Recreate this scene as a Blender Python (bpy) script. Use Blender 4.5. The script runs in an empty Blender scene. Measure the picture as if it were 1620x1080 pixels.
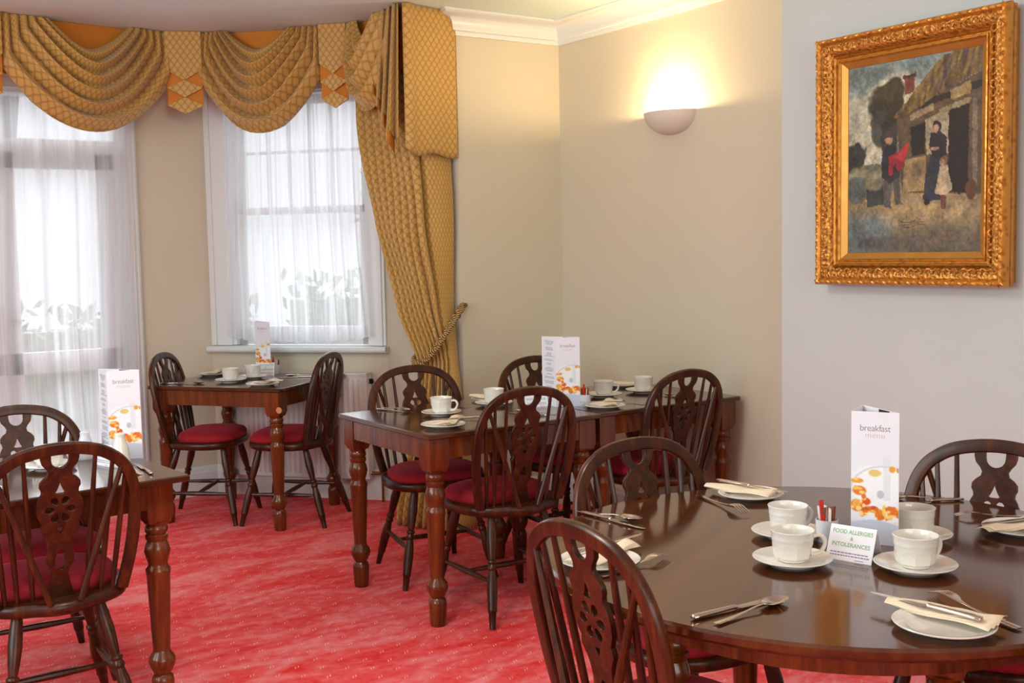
import bpy, math, random
from mathutils import Vector, Matrix
random.seed(7)
S = bpy.context.scene
COL = S.collection
PI = math.pi
# ------------------------------------------------------------ camera, world, big lights, exposure
cam = bpy.data.cameras.new('camera'); camo = bpy.data.objects.new('camera', cam); COL.objects.link(camo)
Rv = Vector((0.83335549, -0.55240899, -0.0190512)); Uv = Vector((0.06027946, 0.05656719, 0.99657741)); Fv = Vector((0.54944064, 0.83165165, -0.0804395))
camo.matrix_world = Matrix(((Rv.x, Uv.x, -Fv.x, 0), (Rv.y, Uv.y, -Fv.y, 0), (Rv.z, Uv.z, -Fv.z, 1.44), (0, 0, 0, 1)))
cam.sensor_width = 36.0; cam.lens = 1765.0 / 1620.0 * 36.0; cam.clip_start = 0.05
S.camera = camo
W = bpy.data.worlds.new('world'); S.world = W; W.use_nodes = True
bg = W.node_tree.nodes['Background']; bg.inputs[0].default_value = (0.88, 0.94, 1.0, 1); bg.inputs[1].default_value = 1.25
S.view_settings.view_transform = 'Standard'; S.view_settings.look = 'None'
S.view_settings.exposure = -0.05; S.view_settings.gamma = 1.0; S.view_settings.use_curve_mapping = False
S.cycles.use_denoising = True
S.cycles.max_bounces = 10; S.cycles.transparent_max_bounces = 24; S.cycles.sample_clamp_indirect = 6.0
S.cycles.caustics_reflective = False; S.cycles.caustics_refractive = False

def area(name, loc, target, sx, sy, power, col):
    l = bpy.data.lights.new(name, 'AREA'); l.shape = 'RECTANGLE'; l.size = sx; l.size_y = sy; l.energy = power; l.color = col
    o = bpy.data.objects.new(name, l); COL.objects.link(o); o.location = loc
    o.rotation_euler = (Vector(target) - Vector(loc)).to_track_quat('-Z', 'Y').to_euler()
    return o
# daylight arriving through the left wall window and the bay
area('daylight_left_window', (-2.3, 2.6, 1.7), (1.5, 2.9, 1.1), 3.4, 1.5, 94, (0.83, 0.965, 1.0))
area('rear_area_fill', (0.6, -2.6, 1.65), (1.6, 3.0, 1.2), 3.2, 1.5, 58, (0.95, 0.93, 0.80))  # added warm fill from behind the camera, no known window there
sl = bpy.data.lights.new('overcast_sun', 'SUN'); sl.energy = 3.7; sl.angle = math.radians(70); sl.color = (0.93, 0.97, 1.0)
so = bpy.data.objects.new('overcast_sun', sl); COL.objects.link(so); so.rotation_euler = Vector((-0.25, -1.0, -0.62)).to_track_quat('-Z', 'Y').to_euler()

def point(name, loc, power, col, r=0.05):
    l = bpy.data.lights.new(name, 'POINT'); l.energy = power; l.color = col; l.shadow_soft_size = r
    o = bpy.data.objects.new(name, l); COL.objects.link(o); o.location = loc
    return o
# ------------------------------------------------------------ material helpers
def lin(c):
    f = lambda v: (v / 12.92) if v <= 0.04045 else ((v + 0.055) / 1.055) ** 2.4
    return (f(c[0] / 255), f(c[1] / 255), f(c[2] / 255), 1)
class NT:
    def __init__(s, name):
        s.m = bpy.data.materials.new(name); s.m.use_nodes = True; s.t = s.m.node_tree; s.b = s.t.nodes['Principled BSDF']
    def n(s, typ, **kw):
        x = s.t.nodes.new(typ)
        for k, v in kw.items():
            if k.startswith('i_'): x.inputs[k[2:].replace('_', ' ')].default_value = v
            else: setattr(x, k, v)
        return x
    def l(s, a, b): s.t.links.new(a, b)
    def math(s, op, a, b=None, c=None):
        x = s.t.nodes.new('ShaderNodeMath'); x.operation = op
        for i, v in enumerate((a, b, c)):
            if v is None: continue
            if isinstance(v, (int, float)): x.inputs[i].default_value = v
            else: s.l(v, x.inputs[i])
        return x.outputs[0]
    def ramp(s, fac, stops):
        x = s.t.nodes.new('ShaderNodeValToRGB'); e = x.color_ramp.elements
        while len(e) < len(stops): e.new(0.5)
        for i, (p, c) in enumerate(stops): e[i].position = p; e[i].color = c
        s.l(fac, x.inputs[0]); return x.outputs[0]
    def mix(s, fac, a, b, blend='MIX'):
        x = s.t.nodes.new('ShaderNodeMix'); x.data_type = 'RGBA'; x.blend_type = blend
        for sock, v in ((x.inputs[0], fac), (x.inputs[6], a), (x.inputs[7], b)):
            if isinstance(v, (int, float, tuple)): sock.default_value = v
            else: s.l(v, sock)
        return x.outputs[2]
    def noise(s, scale, vec=None, detail=4, rough=0.55, dist=0.0):
        x = s.t.nodes.new('ShaderNodeTexNoise'); x.inputs['Scale'].default_value = scale; x.inputs['Detail'].default_value = detail
        x.inputs['Roughness'].default_value = rough; x.inputs['Distortion'].default_value = dist
        if vec is not None: s.l(vec, x.inputs['Vector'])
        return x.outputs['Fac']
    def coord(s, kind='Object', scale=None):
        x = s.t.nodes.new('ShaderNodeTexCoord').outputs[kind]
        if scale:
            m = s.t.nodes.new('ShaderNodeMapping'); m.inputs['Scale'].default_value = scale; s.l(x, m.inputs[0]); x = m.outputs[0]
        return x
    def bump(s, h, strength=0.2, dist=0.002):
        x = s.t.nodes.new('ShaderNodeBump'); x.inputs['Strength'].default_value = strength; x.inputs['Distance'].default_value = dist
        s.l(h, x.inputs['Height']); s.l(x.outputs[0], s.b.inputs['Normal'])
    def set(s, **kw):
        for k, v in kw.items():
            i = s.b.inputs[k.replace('_', ' ')]
            if isinstance(v, (int, float, tuple)): i.default_value = v
            else: s.l(v, i)
        return s.m

def plain(name, rgb, rough=0.5, metal=0.0, **kw):
    t = NT(name); return t.set(Base_Color=lin(rgb), Roughness=rough, Metallic=metal, **kw)

def wood(name, dark, mid, light, sc, rough=0.22, coat=0.4, along='Z', spec=0.5):
    t = NT(name)
    s = {'Z': (sc, sc, sc * 0.07), 'X': (sc * 0.07, sc, sc), 'Y': (sc, sc * 0.07, sc)}[along]
    v = t.coord('Object', s)
    a = t.noise(1.0, v, 6, 0.62, 1.2); b = t.noise(6.0, v, 3, 0.6)
    f = t.math('ADD', t.math('MULTIPLY', a, 0.72), t.math('MULTIPLY', b, 0.28))
    c = t.ramp(f, [(0.32, lin(dark)), (0.5, lin(mid)), (0.70, lin(light))])
    r = t.math('ADD', rough - 0.05, t.math('MULTIPLY', t.noise(9, t.coord('Object')), 0.12))
    t.bump(f, 0.08, 0.001)
    return t.set(Base_Color=c, Roughness=r, Coat_Weight=coat, Coat_Roughness=0.09, Specular_IOR_Level=spec)
M = {}
M['wood'] = wood('chair_mahogany', (30, 12, 4), (60, 25, 7), (96, 46, 13), 22, 0.34, 0.10, 'Z', 0.35)
M['top'] = wood('table_top_mahogany', (46, 20, 9), (74, 37, 15), (98, 54, 24), 9, 0.15, 0.3, 'X')
M['leg'] = wood('table_leg_mahogany', (60, 24, 6), (98, 45, 11), (134, 70, 21), 14, 0.24, 0.3)
M['roundtop'] = wood('round_top_mahogany', (50, 20, 5), (78, 38, 11), (102, 58, 20), 7, 0.13, 0.35, 'X')

def velvet():
    t = NT('red_seat_fabric'); n = t.noise(60, t.coord('Object'), 3)
    c = t.mix(n, lin((128, 4, 22)), lin((160, 12, 34)))
    t.bump(t.noise(900, t.coord('Object'), 1), 0.15, 0.001)
    return t.set(Base_Color=c, Roughness=0.85, Sheen_Weight=0.35, Sheen_Tint=lin((255, 90, 110)))
M['velvet'] = velvet()

def carpet():
    t = NT('red_patterned_carpet'); o = t.coord('Object')
    sp = t.n('ShaderNodeSeparateXYZ'); t.l(o, sp.inputs[0]); x, y = sp.outputs[0], sp.outputs[1]
    xr = t.math('ADD', t.math('MULTIPLY', x, 0.93), t.math('MULTIPLY', y, 0.37))
    yr = t.math('SUBTRACT', t.math('MULTIPLY', y, 0.93), t.math('MULTIPLY', x, 0.37))
    v = t.math('DIVIDE', yr, 0.078); row = t.math('FLOOR', v)
    u = t.math('ADD', t.math('DIVIDE', xr, 0.092), t.math('MULTIPLY', t.math('MODULO', row, 2.0), 0.5))
    cu = t.math('FLOOR', u)
    fu = t.math('SUBTRACT', t.math('FRACT', u), 0.5); fv = t.math('SUBTRACT', t.math('FRACT', v), 0.5)
    # a pair of small slanted dashes in each cell
    sl = t.math('SUBTRACT', fu, t.math('MULTIPLY', fv, 0.8))
    d = t.math('ABSOLUTE', t.math('SUBTRACT', t.math('ABSOLUTE', sl), 0.075))
    m = t.math('MULTIPLY', t.math('LESS_THAN', d, 0.030), t.math('LESS_THAN', t.math('ABSOLUTE', fv), 0.085))
    m = t.math('MULTIPLY', m, t.math('MULTIPLY', t.noise(7.0, o, 1), 1.15))
    n1 = t.noise(1.0, t.coord('Object', (2.0, 5.5, 1)), 5, 0.66, 0.7); n2 = t.noise(320, o, 2, 0.7); n3 = t.noise(26, o, 3, 0.6)
    f = t.math('ADD', t.math('MULTIPLY', n1, 0.75), t.math('MULTIPLY', n3, 0.25))
    c = t.ramp(f, [(0.38, lin((236, 44, 38))), (0.5, lin((248, 94, 94))), (0.62, lin((251, 144, 146)))])
    c = t.mix(t.math('MULTIPLY', n2, 0.16), c, lin((170, 20, 26)))
    c = t.mix(m, c, lin((250, 200, 180)))
    t.bump(n2, 0.55, 0.004)
    return t.set(Base_Color=c, Roughness=0.95, Sheen_Weight=0.25, Sheen_Tint=lin((255, 120, 130)), Specular_IOR_Level=0.15)
M['carpet'] = carpet()

def paint(name, rgb, r=0.75, amp=5):
    t = NT(name); o = t.coord('Object')
    c = t.mix(t.noise(1.4, o, 4), lin(tuple(v - amp for v in rgb)), lin(tuple(min(255, v + amp) for v in rgb)))
    t.bump(t.noise(140, o, 2), 0.06, 0.002)
    return t.set(Base_Color=c, Roughness=r)
M['wall'] = paint('cream_wall_paint', (210, 201, 180))
M['chimney'] = paint('chimney_breast_paint', (198, 205, 204))
M['ceiling'] = paint('ceiling_paint', (216, 234, 234), 0.85, 2)
M['trim'] = paint('white_gloss_trim', (222, 226, 226), 0.35, 2)
M['radiator'] = plain('radiator_enamel', (228, 222, 218), 0.3)
M['ceramic'] = plain('white_glazed_china', (233, 229, 221), 0.12, 0, Coat_Weight=0.5, Coat_Roughness=0.03)
M['grey_ceramic'] = plain('pale_pot_china', (214, 214, 222), 0.3)
M['steel'] = plain('polished_steel', (206, 196, 182), 0.16, 1.0)
M['napkin'] = plain('cream_paper_napkin', (238, 220, 192), 0.9)
M['paper'] = plain('white_card', (236, 236, 244), 0.45)
M['ink'] = plain('grey_print', (104, 98, 104), 0.7)
M['pinkink'] = plain('pink_print', (206, 168, 160), 0.7)
M['greenink'] = plain('green_print', (134, 178, 132), 0.7)
M['purpleink'] = plain('purple_small_print', (110, 84, 120), 0.7)
M['darkink'] = plain('dark_brown_print', (48, 26, 22), 0.6)
M['lining'] = plain('amber_lining', (196, 118, 18), 0.7)
M['black'] = plain('black_metal', (24, 24, 26), 0.35, 0.6)
M['brass'] = plain('aged_brass', (150, 110, 60), 0.35, 1.0)
M['redwrap'] = plain('red_wrapper', (220, 30, 26), 0.35)
M['brownwrap'] = plain('brown_wrapper', (140, 74, 50), 0.4)
M['whitewrap'] = plain('white_wrapper', (232, 228, 226), 0.4)
M['sticker'] = plain('orange_round_sticker', (196, 134, 84), 0.5)
M['sconce'] = plain('sconce_plaster', (222, 212, 200), 0.6)
M['outdoor'] = plain('pale_paving', (190, 192, 190), 0.9)
M['leaf'] = NT('garden_leaf').set(Base_Color=lin((150, 166, 130)), Roughness=0.6)
M['bark'] = plain('garden_bark', (70, 62, 52), 0.9)
M['lanternglass'] = plain('lantern_glass', (60, 66, 72), 0.08)

def fabric():
    t = NT('gold_ogee_fabric'); uv = t.n('ShaderNodeUVMap').outputs[0]
    sp = t.n('ShaderNodeSeparateXYZ'); t.l(uv, sp.inputs[0]); u = t.math('DIVIDE', sp.outputs[0], 0.036); v = t.math('DIVIDE', sp.outputs[1], 0.050)
    w = t.math('MULTIPLY', t.math('SINE', t.math('MULTIPLY', v, 2 * PI)), 0.23)
    d1 = t.math('ABSOLUTE', t.math('SUBTRACT', t.math('FRACT', t.math('ADD', u, w)), 0.5))
    d2 = t.math('ABSOLUTE', t.math('SUBTRACT', t.math('FRACT', t.math('ADD', t.math('SUBTRACT', u, w), 0.5)), 0.5))
    l = t.math('MINIMUM', d1, d2)
    x = t.n('ShaderNodeMapRange'); t.l(l, x.inputs[0]); x.inputs[1].default_value = 0.03; x.inputs[2].default_value = 0.20
    f = x.outputs[0]
    n = t.noise(3.0, t.coord('Object'), 3)
    base = t.mix(n, lin((190, 150, 78)), lin((206, 168, 92)))
    c = t.mix(f, lin((168, 124, 58)), base)
    t.bump(t.noise(500, t.coord('Object'), 1), 0.12, 0.001)
    return t.set(Base_Color=c, Roughness=0.55, Sheen_Weight=0.25, Specular_IOR_Level=0.4)
M['fabric'] = fabric()

def net():
    t = NT('white_voile'); t.t.nodes.remove(t.b)
    out = t.t.nodes['Material Output']
    tr = t.n('ShaderNodeBsdfTransparent'); tl = t.n('ShaderNodeBsdfTranslucent'); df = t.n('ShaderNodeBsdfDiffuse')
    tl.inputs[0].default_value = (0.92, 0.93, 0.96, 1); df.inputs[0].default_value = (0.9, 0.9, 0.93, 1)
    a = t.n('ShaderNodeMixShader'); a.inputs[0].default_value = 0.40; t.l(tl.outputs[0], a.inputs[1]); t.l(df.outputs[0], a.inputs[2])
    b = t.n('ShaderNodeMixShader'); uv = t.n('ShaderNodeUVMap').outputs[0]; mp = t.n('ShaderNodeMapping'); mp.inputs['Scale'].default_value = (34, .5, 1); t.l(uv, mp.inputs[0])
    nz = t.noise(1.0, mp.outputs[0], 3, 0.6); mr = t.n('ShaderNodeMapRange'); t.l(nz, mr.inputs[0]); mr.inputs[1].default_value = .36; mr.inputs[2].default_value = .66; mr.inputs[3].default_value = .48; mr.inputs[4].default_value = .94
    t.l(mr.outputs[0], b.inputs[0]); t.l(tr.outputs[0], b.inputs[1]); t.l(a.outputs[0], b.inputs[2])
    t.l(b.outputs[0], out.inputs[0]); return t.m
M['net'] = net()

def glass():
    t = NT('window_glass'); t.t.nodes.remove(t.b)
    out = t.t.nodes['Material Output']
    tr = t.n('ShaderNodeBsdfTransparent'); g = t.n('ShaderNodeBsdfGlossy'); g.inputs['Roughness'].default_value = 0.02
    a = t.n('ShaderNodeMixShader'); a.inputs[0].default_value = 0.05; t.l(tr.outputs[0], a.inputs[1]); t.l(g.outputs[0], a.inputs[2])
    t.l(a.outputs[0], out.inputs[0]); return t.m
M['glass'] = glass()

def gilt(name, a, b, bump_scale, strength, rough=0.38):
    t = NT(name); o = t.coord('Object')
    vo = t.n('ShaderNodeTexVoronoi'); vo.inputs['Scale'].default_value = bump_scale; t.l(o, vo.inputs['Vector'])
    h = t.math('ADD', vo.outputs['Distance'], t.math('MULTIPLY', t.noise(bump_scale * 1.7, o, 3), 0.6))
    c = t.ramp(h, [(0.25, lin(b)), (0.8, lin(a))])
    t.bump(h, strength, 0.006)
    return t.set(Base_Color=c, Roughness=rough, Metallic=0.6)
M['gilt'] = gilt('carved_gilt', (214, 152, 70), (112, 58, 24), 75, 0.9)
M['giltplain'] = gilt('plain_gilt_slip', (196, 142, 66), (212, 160, 82), 12, 0.05, 0.35)
M['giltedge'] = gilt('gilt_edge_moulding', (206, 142, 56), (146, 82, 30), 40, 0.3, 0.35)

def attrmat(name, rough, coat=0.0):
    t = NT(name); a = t.n('ShaderNodeVertexColor'); a.layer_name = 'Col'
    return t.set(Base_Color=a.outputs[0], Roughness=rough, Coat_Weight=coat)
M['oil'] = attrmat('oil_painting', 0.45, 0.25)
M['print'] = attrmat('colour_print', 0.45)

def rope():
    t = NT('gold_rope'); uv = t.n('ShaderNodeUVMap').outputs[0]
    sp = t.n('ShaderNodeSeparateXYZ'); t.l(uv, sp.inputs[0])
    s = t.math('SINE', t.math('ADD', t.math('MULTIPLY', sp.outputs[1], 520.0), t.math('MULTIPLY', sp.outputs[0], 2 * PI)))
    c = t.ramp(t.math('ADD', t.math('MULTIPLY', s, 0.5), 0.5), [(0.2, lin((92, 58, 24))), (0.8, lin((206, 172, 112)))])
    t.bump(s, 0.6, 0.004)
    return t.set(Base_Color=c, Roughness=0.6)
M['rope'] = rope()
# ------------------------------------------------------------ mesh helpers
class MB:
    def __init__(s): s.v = []; s.f = []; s.uv = {}
    def add(s, vs, fs):
        o = len(s.v); s.v += [tuple(p) for p in vs]; s.f += [tuple(o + i for i in f) for f in fs]; return o
    def box(s, c, d, rot=None, bev=0.0):
        x, y, z = d[0] / 2, d[1] / 2, d[2] / 2
        if bev <= 0:
            vs = [(i * x, j * y, k * z) for k in (-1, 1) for j in (-1, 1) for i in (-1, 1)]
            fs = [(0, 2, 3, 1), (4, 5, 7, 6), (0, 1, 5, 4), (2, 6, 7, 3), (0, 4, 6, 2), (1, 3, 7, 5)]
        else:
            b = min(bev, x * .9, y * .9, z * .9); vs = []; fs = []
            def ring(xx, yy, zz): # chamfered rectangle
                c2 = b * (1 if xx == x else 0.0)
                pts = []
                for (sx, sy, fl) in ((1, -1, 0), (1, 1, 1), (-1, 1, 0), (-1, -1, 1)):
                    p1 = (sx * xx, sy * (yy - b)); p2 = (sx * (xx - b), sy * yy)
                    pts += [p1, p2] if (sx * sy > 0) else [p2, p1]
                return [(p[0], p[1], zz) for p in pts]
            rs = [ring(x - b, y - b, -z), ring(x, y, -z + b), ring(x, y, z - b), ring(x - b, y - b, z)]
            for r in rs: vs += r
            for k in range(3):
                for i in range(8):
                    j = (i + 1) % 8; fs.append((k * 8 + i, k * 8 + j, k * 8 + 8 + j, k * 8 + 8 + i))
            fs.append(tuple(range(7, -1, -1))); fs.append(tuple(range(24, 32)))
        vs = [Vector(p) for p in vs]
        if rot is not None: vs = [rot @ p for p in vs]
        s.add([p + Vector(c) for p in vs], fs)
    def lathe(s, prof, p0=(0, 0, 0), p1=None, n=20, caps=True, mod=None):
        """prof: list of (r, z); with p1 given z is a 0..1 fraction from p0 to p1."""
        p0 = Vector(p0)
        if p1 is None: q = None; L = 1
        else:
            d = Vector(p1) - p0; L = d.length; q = d.to_track_quat('Z', 'Y')
        vs = []
        for r, z in prof:
            for i in range(n):
                a = 2 * PI * i / n; rr = r * (mod(a, z) if mod else 1)
                p = Vector((rr * math.cos(a), rr * math.sin(a), z * L))
                if q: p = q @ p
                vs.append(p + p0)
        fs = []
        for k in range(len(prof) - 1):
            for i in range(n):
                j = (i + 1) % n; fs.append((k * n + i, k * n + j, (k + 1) * n + j, (k + 1) * n + i))
        if caps:
            fs.append(tuple(range(n - 1, -1, -1))); m = (len(prof) - 1) * n; fs.append(tuple(range(m, m + n)))
        s.add(vs, fs)
    def sweep(s, path, sec, up=(0, 0, 1), closed=False, scales=None, uv=False):
        """sec: list of (a, b) in (side, up) axes."""
        P = [Vector(p) for p in path]; n = len(sec); vs = []; N = len(P); acc = 0.0
        o = len(s.v)
        for k, p in enumerate(P):
            if closed: t = P[(k + 1) % N] - P[k - 1]
            else: t = P[min(k + 1, N - 1)] - P[max(k - 1, 0)]
            t.normalize(); u = Vector(up); side = t.cross(u)
            if side.length < 1e-5: side = t.cross(Vector((0, 1, 0)))
            side.normalize(); u = side.cross(t).normalized(); sc = scales[k] if scales else 1.0
            if k: acc += (p - P[k - 1]).length
            for i, (a, b) in enumerate(sec):
                vs.append(p + side * a * sc + u * b * sc)
                if uv: s.uv[o + k * n + i] = (i / n, acc)
        fs = []
        for k in range(N if closed else N - 1):
            k2 = (k + 1) % N
            for i in range(n):
                j = (i + 1) % n; fs.append((k * n + i, k2 * n + i, k2 * n + j, k * n + j))
        if not closed: fs.append(tuple(range(n))); fs.append(tuple(range(N * n - 1, (N - 1) * n - 1, -1)))
        s.add(vs, fs)
    def tube(s, path, r, n=10, up=(0, 0, 1), scales=None, closed=False, uv=False):
        s.sweep(path, [(r * math.cos(2 * PI * i / n), r * math.sin(2 * PI * i / n)) for i in range(n)], up, closed, scales, uv)
    def prism(s, pts, z0, z1):
        n = len(pts); vs = [(x, y, z0) for x, y in pts] + [(x, y, z1) for x, y in pts]
        fs = [(i, (i + 1) % n, n + (i + 1) % n, n + i) for i in range(n)] + [tuple(range(n - 1, -1, -1)), tuple(range(n, 2 * n))]
        s.add(vs, fs)
    def rings(s, rs, caps=True):
        n = len(rs[0]); vs = [p for r in rs for p in r]; fs = []
        for k in range(len(rs) - 1):
            for i in range(n):
                j = (i + 1) % n; fs.append((k * n + i, k * n + j, (k + 1) * n + j, (k + 1) * n + i))
        if caps: fs.append(tuple(range(n - 1, -1, -1))); m = (len(rs) - 1) * n; fs.append(tuple(range(m, m + n)))
        s.add(vs, fs)
    def grid(s, fn, nu, nv, uvs=None):
        o = len(s.v)
        for j in range(nv + 1):
            for i in range(nu + 1):
                s.v.append(tuple(fn(i / nu, j / nv)))
                if uvs: s.uv[len(s.v) - 1] = uvs(i / nu, j / nv)
        for j in range(nv):
            for i in range(nu):
                a = o + j * (nu + 1) + i; s.f.append((a, a + 1, a + nu + 2, a + nu + 1))
    def mesh(s, name, mat, smooth=35):
        me = bpy.data.meshes.new(name); me.from_pydata(s.v, [], s.f); me.materials.append(mat)
        if s.uv:
            ul = me.uv_layers.new(name='UVMap')
            for lp in me.loops: ul.data[lp.index].uv = s.uv.get(lp.vertex_index, (0, 0))
        me.update()
        if smooth:
            me.shade_smooth(); me.set_sharp_from_angle(angle=math.radians(smooth))
        return me
    def build(s, name, mat, parent=None, smooth=35):
        o = bpy.data.objects.new(name, s.mesh(name, mat, smooth)); COL.objects.link(o)
        if parent is not None: o.parent = parent
        return o
def tag(o, label=None, cat=None, group=None, kind=None):
    if label: o['label'] = label
    if cat: o['category'] = cat
    if group: o['group'] = group
    if kind: o['kind'] = kind
    return o
def empty(name, loc=(0, 0, 0), rz=0.0, label=None, cat=None, group=None):
    o = bpy.data.objects.new(name, None); COL.objects.link(o); o.location = loc; o.rotation_euler = (0, 0, rz); o.empty_display_size = 0.05
    return tag(o, label, cat, group)
def kids(o): return [c for c in COL.objects if c.parent == o]
def copy_tree(o, parent=None):
    c = o.copy(); COL.objects.link(c)
    if parent is not None: c.parent = parent
    for ch in kids(o): copy_tree(ch, c)
    return c
def solidify(o, th, offset=0):
    m = o.modifiers.new('thickness', 'SOLIDIFY'); m.thickness = th; m.offset = offset; return o
def struct(o): o['kind'] = 'structure'; return o
def curve_to_mesh(cu, name, mat):
    t = bpy.data.objects.new('tmp', cu); COL.objects.link(t)
    dg = bpy.context.evaluated_depsgraph_get(); me = bpy.data.meshes.new_from_object(t.evaluated_get(dg))
    bpy.data.objects.remove(t); bpy.data.curves.remove(cu)
    me.name = name; me.materials.clear(); me.materials.append(mat); return me
def text_mesh(body, size, mat, name='lettering', spacing=1.0, xs=1.0, off=0.0):
    cu = bpy.data.curves.new('t', 'FONT'); cu.body = body; cu.size = size; cu.align_x = 'CENTER'; cu.space_character = spacing
    cu.extrude = 0.00012; cu.offset = off; cu.resolution_u = 3
    me = curve_to_mesh(cu, name, mat)
    if xs != 1.0:
        for v in me.vertices: v.co.x *= xs
    return me
def flat_curve(polys, ext, bev, name, mat):
    cu = bpy.data.curves.new('c', 'CURVE'); cu.dimensions = '2D'; cu.fill_mode = 'BOTH'; cu.extrude = ext; cu.bevel_depth = bev; cu.bevel_resolution = 1
    for pts in polys:
        sp = cu.splines.new('POLY'); sp.points.add(len(pts) - 1); sp.use_cyclic_u = True
        for p, q in zip(sp.points, pts): p.co = (q[0], q[1], 0, 1)
    me = curve_to_mesh(cu, name, mat); me.shade_smooth(); me.set_sharp_from_angle(angle=math.radians(40)); return me
def catmull(pts, n=6):
    P = [Vector(p) for p in pts]; out = []
    for i in range(len(P) - 1):
        a, b, c, d = P[max(i - 1, 0)], P[i], P[i + 1], P[min(i + 2, len(P) - 1)]
        for k in range(n):
            t = k / n; out.append(0.5 * ((2 * b) + (c - a) * t + (2 * a - 5 * b + 4 * c - d) * t * t + (3 * b - a - 3 * c + d) * t ** 3))
    out.append(P[-1]); return out
# ------------------------------------------------------------ room shell
XW, XB, YC, ZC = 3.76, 3.50, 5.16, 2.70
FZ = -0.014
def wall_box(name, p0, p1, z0, z1, mat, th=0.12, side=1):
    """vertical slab whose room face runs p0->p1; thickness goes to the given side"""
    d = Vector((p1[0] - p0[0], p1[1] - p0[1], 0)); n = Vector((-d.y, d.x, 0)).normalized() * th * side
    m = MB(); a = Vector((*p0, 0)); b = Vector((*p1, 0)); m.prism([(a.x, a.y), (b.x, b.y), ((b + n).x, (b + n).y), ((a + n).x, (a + n).y)][::side], z0, z1)
    return m
m = MB(); m.prism([(-2.3, -2.4), (XW, -2.4), (XW, YC), (3.09, YC), (2.985, 5.84), (2.228, 6.70), (-0.2, 6.70), (-0.95, 5.84), (-1.05, YC), (-2.3, YC)], -0.06, FZ)
struct(m.build('floor', M['carpet'], None, 0))
m = MB(); m.prism([(-2.45, -2.55), (XW + .15, -2.55), (XW + .15, YC + .15), (3.25, YC + .15), (3.12, 5.9), (2.30, 6.85), (-0.3, 6.85), (-1.1, 5.9), (-1.2, YC + .15), (-2.45, YC + .15)], ZC, ZC + 0.08)
struct(m.build('ceiling', M['ceiling'], None, 0))
# right side: alcove wall and projecting chimney breast
m = MB(); m.prism([(XW, 3.2), (XW + .15, 3.2), (XW + .15, YC), (XW, YC)], FZ, ZC); struct(m.build('wall_right', M['wall'], None, 0))
m = MB(); m.prism([(XB, 1.35), (XW + .15, 1.35), (XW + .15, 3.253), (XB, 3.253)], FZ, ZC); struct(m.build('wall_chimney_breast', M['chimney'], None, 0))
m = MB(); m.prism([(XW, -2.4), (XW + .15, -2.4), (XW + .15, 1.35), (XW, 1.35)], FZ, ZC); struct(m.build('wall_right_near', M['wall'], None, 0))
# back wall right of the bay, with the bay return
m = MB(); m.prism([(3.09, YC), (XW + .15, YC), (XW + .15, YC + .15), (3.22, YC + .15), (3.115, 5.84), (2.985, 5.84)], FZ, ZC); struct(m.build('wall_back', M['wall'], None, 0))
# bay window wall (angled), pieces round the sash opening
WD = Vector((2.985 - 2.228, 5.84 - 6.70, 0)); WL = WD.length; WD.normalize(); WN = Vector((-WD.y, WD.x, 0)) # outward = away from room
if WN.y < 0: WN = -WN
W0 = Vector((2.228, 6.70, 0))
def wp(s, d, z): return W0 + WD * s + WN * d + Vector((0, 0, z))   # s along, d outward
def wbox(m, s0, s1, d0, d1, z0, z1):
    vs = [wp(s, d, z) for z in (z0, z1) for d in (d0, d1) for s in (s0, s1)]
    m.add(vs, [(0, 2, 3, 1), (4, 5, 7, 6), (0, 1, 5, 4), (2, 6, 7, 3), (0, 4, 6, 2), (1, 3, 7, 5)])
SO0, SO1, ZS, ZH = 0.13, 1.06, 0.905, 2.42
m = MB(); wbox(m, 0, SO0, 0, .14, FZ, ZC); wbox(m, SO1, WL + .05, 0, .14, FZ, ZC); wbox(m, SO0, SO1, 0, .14, FZ, ZS - .02); wbox(m, SO0, SO1, 0, .14, ZH, ZC)
struct(m.build('wall_bay_window', M['wall'], None, 0))
# french door wall
DX0, DX1, DH = 0.30, 1.745, 2.40
m = MB()
def xbox(m, x0, x1, y0, y1, z0, z1): m.box(((x0 + x1) / 2, (y0 + y1) / 2, (z0 + z1) / 2), (x1 - x0, y1 - y0, z1 - z0))
xbox(m, DX1, 2.30, 6.70, 6.84, FZ, ZC); xbox(m, -0.3, DX0, 6.70, 6.84, FZ, ZC); xbox(m, DX0, DX1, 6.70, 6.84, DH, ZC)
struct(m.build('wall_french_door', M['wall'], None, 0))
m = wall_box('w', (-0.2, 6.70), (-0.95, 5.84), 0, ZC, None, side=-1); m2 = wall_box('w', (-0.95, 5.84), (-1.05, YC), 0, ZC, None, side=-1); m.add(m2.v, m2.f)
xbox(m, -2.45, -1.05, YC, YC + .15, 0, ZC); struct(m.build('wall_bay_left', M['wall'], None, 0))
# left wall with its window opening, rear wall with an opening added for the fill
m = MB(); xbox(m, -2.45, -2.3, -2.4, YC, 0, .85); xbox(m, -2.45, -2.3, -2.4, YC, 2.45, ZC); xbox(m, -2.45, -2.3, -2.4, .9, .85, 2.45); xbox(m, -2.45, -2.3, 4.3, YC, .85, 2.45)
struct(m.build('wall_left', M['wall'], None, 0))
m = MB(); xbox(m, -2.45, XW + .15, -2.55, -2.4, 0, .85); xbox(m, -2.45, XW + .15, -2.55, -2.4, 2.45, ZC); xbox(m, -2.45, -1.0, -2.55, -2.4, .85, 2.45); xbox(m, 2.2, XW + .15, -2.55, -2.4, .85, 2.45)
struct(m.build('wall_rear', M['wall'], None, 0))
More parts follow.
